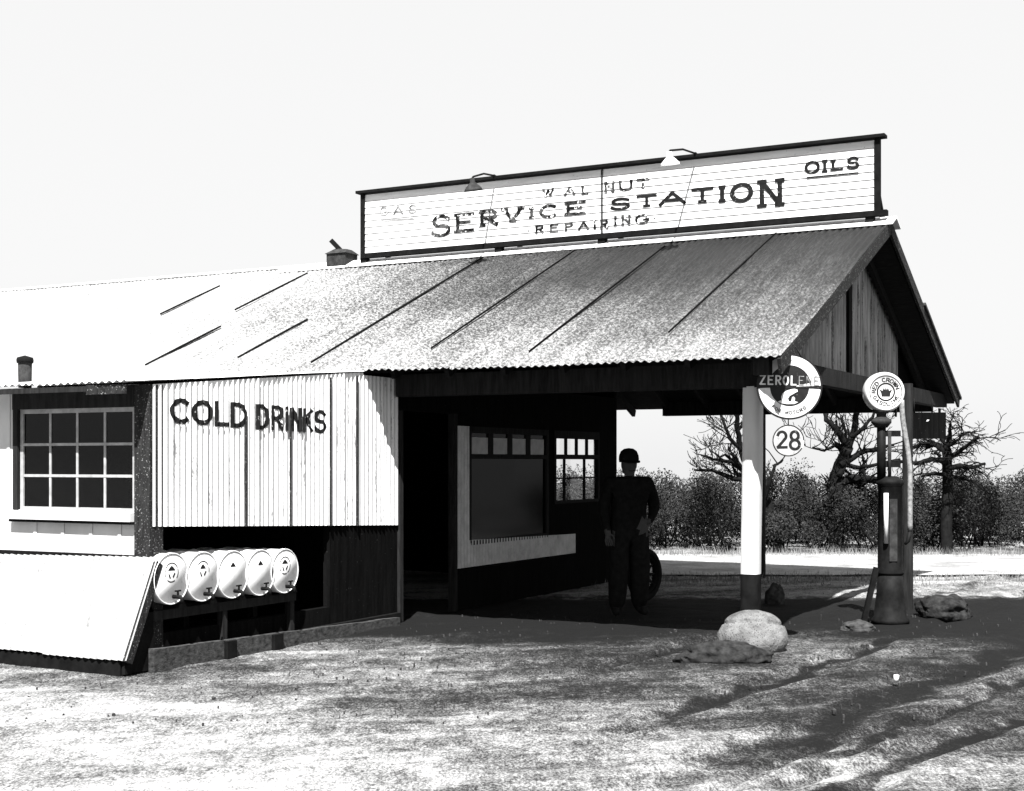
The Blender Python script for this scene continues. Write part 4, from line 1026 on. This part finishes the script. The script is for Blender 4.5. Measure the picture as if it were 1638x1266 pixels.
bare_tree('bare tree with forked black limbs, between the 28 disc and the pump', (1338, 884),
          [([(1338, 884), (1336, 830), (1332, 780), (1342, 745), (1357, 716)], .14, .085),
           ([(1357, 716), (1366, 690), (1370, 660), (1364, 630), (1362, 600)], .07, .03), ([(1357, 716), (1340, 690), (1322, 672), (1316, 645), (1300, 620)], .06, .02),
           ([(1345, 745), (1375, 725), (1400, 718), (1430, 712)], .06, .02), ([(1342, 762), (1352, 745), (1376, 748), (1404, 744), (1440, 735)], .05, .02),
           ([(1362, 700), (1380, 685), (1396, 668), (1404, 640)], .04, .015), ([(1336, 800), (1344, 775), (1360, 765), (1395, 768), (1425, 774)], .09, .05),
           ([(1357, 716), (1335, 712), (1318, 722), (1300, 716)], .035, .012), ([(1368, 670), (1380, 650), (1384, 620)], .03, .012), ([(1332, 790), (1345, 830), (1375, 790), (1362, 765)], .06, .06)], 25.5, 4, .14, twig=.75)
bare_tree('bare leaning tree half hidden by the white column', (1246, 884),
          [([(1246, 884), (1238, 840), (1222, 800), (1205, 770), (1195, 750)], .13, .075),
           ([(1195, 750), (1184, 715), (1178, 680), (1180, 640), (1176, 600)], .06, .02), ([(1186, 722), (1166, 700), (1156, 672), (1148, 650)], .04, .012), ([(1205, 770), (1175, 766), (1140, 752), (1110, 752)], .055, .015),
           ([(1200, 762), (1170, 740), (1140, 735), (1122, 728)], .04, .012), ([(1222, 800), (1232, 770), (1240, 745), (1252, 736)], .04, .015), ([(1180, 690), (1196, 668), (1204, 640)], .03, .012), ([(1180, 745), (1160, 728), (1146, 735)], .03, .01)], 25.2, 9, .13, twig=.8)
bare_tree('dense dark tree at the right edge beyond the pump', (1514, 892),
          [([(1514, 892), (1514, 830), (1516, 770), (1515, 720)], .10, .07), ([(1515, 720), (1519, 700), (1520, 675)], .06, .015),
           ([(1515, 740), (1490, 735), (1465, 742), (1440, 738)], .05, .02), ([(1515, 725), (1496, 712), (1478, 708), (1462, 714)], .045, .015), ([(1515, 735), (1535, 722), (1552, 710), (1566, 700)], .05, .015),
           ([(1516, 750), (1536, 746), (1556, 748), (1575, 742)], .05, .02), ([(1515, 760), (1495, 758), (1474, 762)], .04, .015), ([(1516, 762), (1535, 765), (1560, 772)], .04, .015), ([(1515, 715), (1530, 706), (1545, 692)], .035, .012), ([(1515, 715), (1505, 700), (1490, 694)], .035, .012)],
          24.6, 21, .13, twig=1.3, levels=3, up=.25, reach=.75)

def shrub_mesh(seed, n):
    rr = random.Random(seed); mb = MB()
    clumps = [(V((rr.uniform(-.8, .8), rr.uniform(-.6, .6), rr.uniform(.25, 1.1))), rr.uniform(.25, .5)) for _ in range(9)]
    for k in range(n):
        c, r = rr.choice(clumps); d = V((rr.gauss(0, 1), rr.gauss(0, 1), rr.gauss(0, 1))).normalized()
        p = c + d * r * rr.random() ** .4; p.z = abs(p.z) * (1 if p.z > 0 else .3)
        a = V((rr.gauss(0, 1), rr.gauss(0, 1), rr.gauss(0, 1))).normalized(); b = a.orthogonal().normalized(); s_ = rr.uniform(.012, .034)
        mb.add([p - a * s_, p + b * s_ * .5, p + a * s_, p - b * s_ * .5], [(0, 1, 2, 3)])
    st_ = MB()
    for k in range(9):
        q = V((rr.uniform(-.3, .3), rr.uniform(-.3, .3), -.03)); e = rr.choice(clumps)[0]
        st_.tube([q, q.lerp(e, .5) + V((rr.uniform(-.1, .1), rr.uniform(-.1, .1), 0)), e], [.02, .014, .006], 5)
    return mb, st_
protos = []
for k in range(4):
    f_, s_ = shrub_mesh(40 + k, 6500)
    t = thing('shrub', 'dark bushy shrub in the thicket beyond the pale lane', 'shrub', (0, 0, 0), 'shrubs in the thicket beyond the lane')
    obj('foliage', f_, 'leaf', t); obj('stems', s_, 'bark', t); protos.append(t)
rr = random.Random(77); used = [False] * 4
spots = []
for row, d in enumerate((25.6, 27.0, 28.6, 30.5)):
    x = -1.0 + .5 * row
    while x < 12.2:
        spots.append((x + rr.uniform(-.2, .2), d + rr.uniform(-.5, .5))); x += rr.uniform(.85, 1.15) * (1 + .1 * row)
for k, (x, d) in enumerate(spots):
    p = RIGHT * x + FWD * d; q = k % 4
    if not used[q]: o = protos[q]; used[q] = True; o.location = p
    else: o = dup(protos[q], p)
    h = 1.0 + .035 * (d - 25.6) + rr.uniform(-.1, .10)
    o.scale = (rr.uniform(.8, 1.05), rr.uniform(.8, 1.05), h); o.rotation_euler = (0, 0, rr.uniform(0, 6.28))

# dry grass along the lane
mb = MB(); rr = random.Random(8)
for k in range(9000):
    if rr.random() < .5: x, y = rr.uniform(-1, 12), 24.3 + rr.gauss(0, .35)
    else: x, y = rr.uniform(0, 11), 19.3 + rr.gauss(0, .5)
    p = RIGHT * x + FWD * y; h = rr.uniform(.03, .12) * (1.6 if y > 22 else .8); a = rr.uniform(0, 6.28); w = V((math.cos(a), math.sin(a), 0)) * .006
    l = V((rr.uniform(-.5, .5), rr.uniform(-.5, .5), 1)) * h; p.z = -.01
    mb.add([p - w, p + w, p + l], [(0, 1, 2)])
obj('grass', mb, 'grass', kind='stuff')

# ================================================================== CAMERA, LIGHT
cam = bpy.data.cameras.new('camera'); co = bpy.data.objects.new('camera', cam); COL.objects.link(co)
co.location = CAM; co.rotation_euler = (PI / 2, 0, YAW)
cam.sensor_width = 36; cam.lens = 36 * F / 1638; cam.shift_y = (HY - 633) / 1638; cam.clip_end = 2000; cam.clip_start = .1
sc.camera = co
EL = math.radians(55.5); a_, b_ = .40, .917
S = V((a_ * math.cos(EL), -b_ * math.cos(EL), math.sin(EL)))
L = bpy.data.lights.new('sun', 'SUN'); L.energy = 5.0; L.angle = math.radians(.53); L.color = (1, .995, .985)
lo = bpy.data.objects.new('sun', L); COL.objects.link(lo); lo.rotation_euler = (-S).to_track_quat('-Z', 'Y').to_euler(); lo.location = (0, 0, 30)
w = bpy.data.worlds.new('World'); sc.world = w; w.use_nodes = True; nt = w.node_tree
bg = nt.nodes['Background']; sk = nt.nodes.new('ShaderNodeTexSky'); sk.sky_type = 'NISHITA'; sk.sun_disc = False
sk.sun_elevation = EL; sk.sun_rotation = math.atan2(S.x, S.y); sk.air_density = 1.0; sk.dust_density = 3.0
bw = nt.nodes.new('ShaderNodeRGBToBW'); nt.links.new(sk.outputs[0], bw.inputs[0])
pw = mth(nt, 'POWER', bw.outputs[0], .05)
nt.links.new(mth(nt, 'MULTIPLY', pw, 2.78), bg.inputs['Color']); bg.inputs['Strength'].default_value = .08
vs_ = sc.view_settings; vs_.view_transform = 'Standard'; vs_.look = 'None'; vs_.gamma = 1; vs_.exposure = 2.0; vs_.use_curve_mapping = False
sc.cycles.max_bounces = 6; sc.cycles.transparent_max_bounces = 8
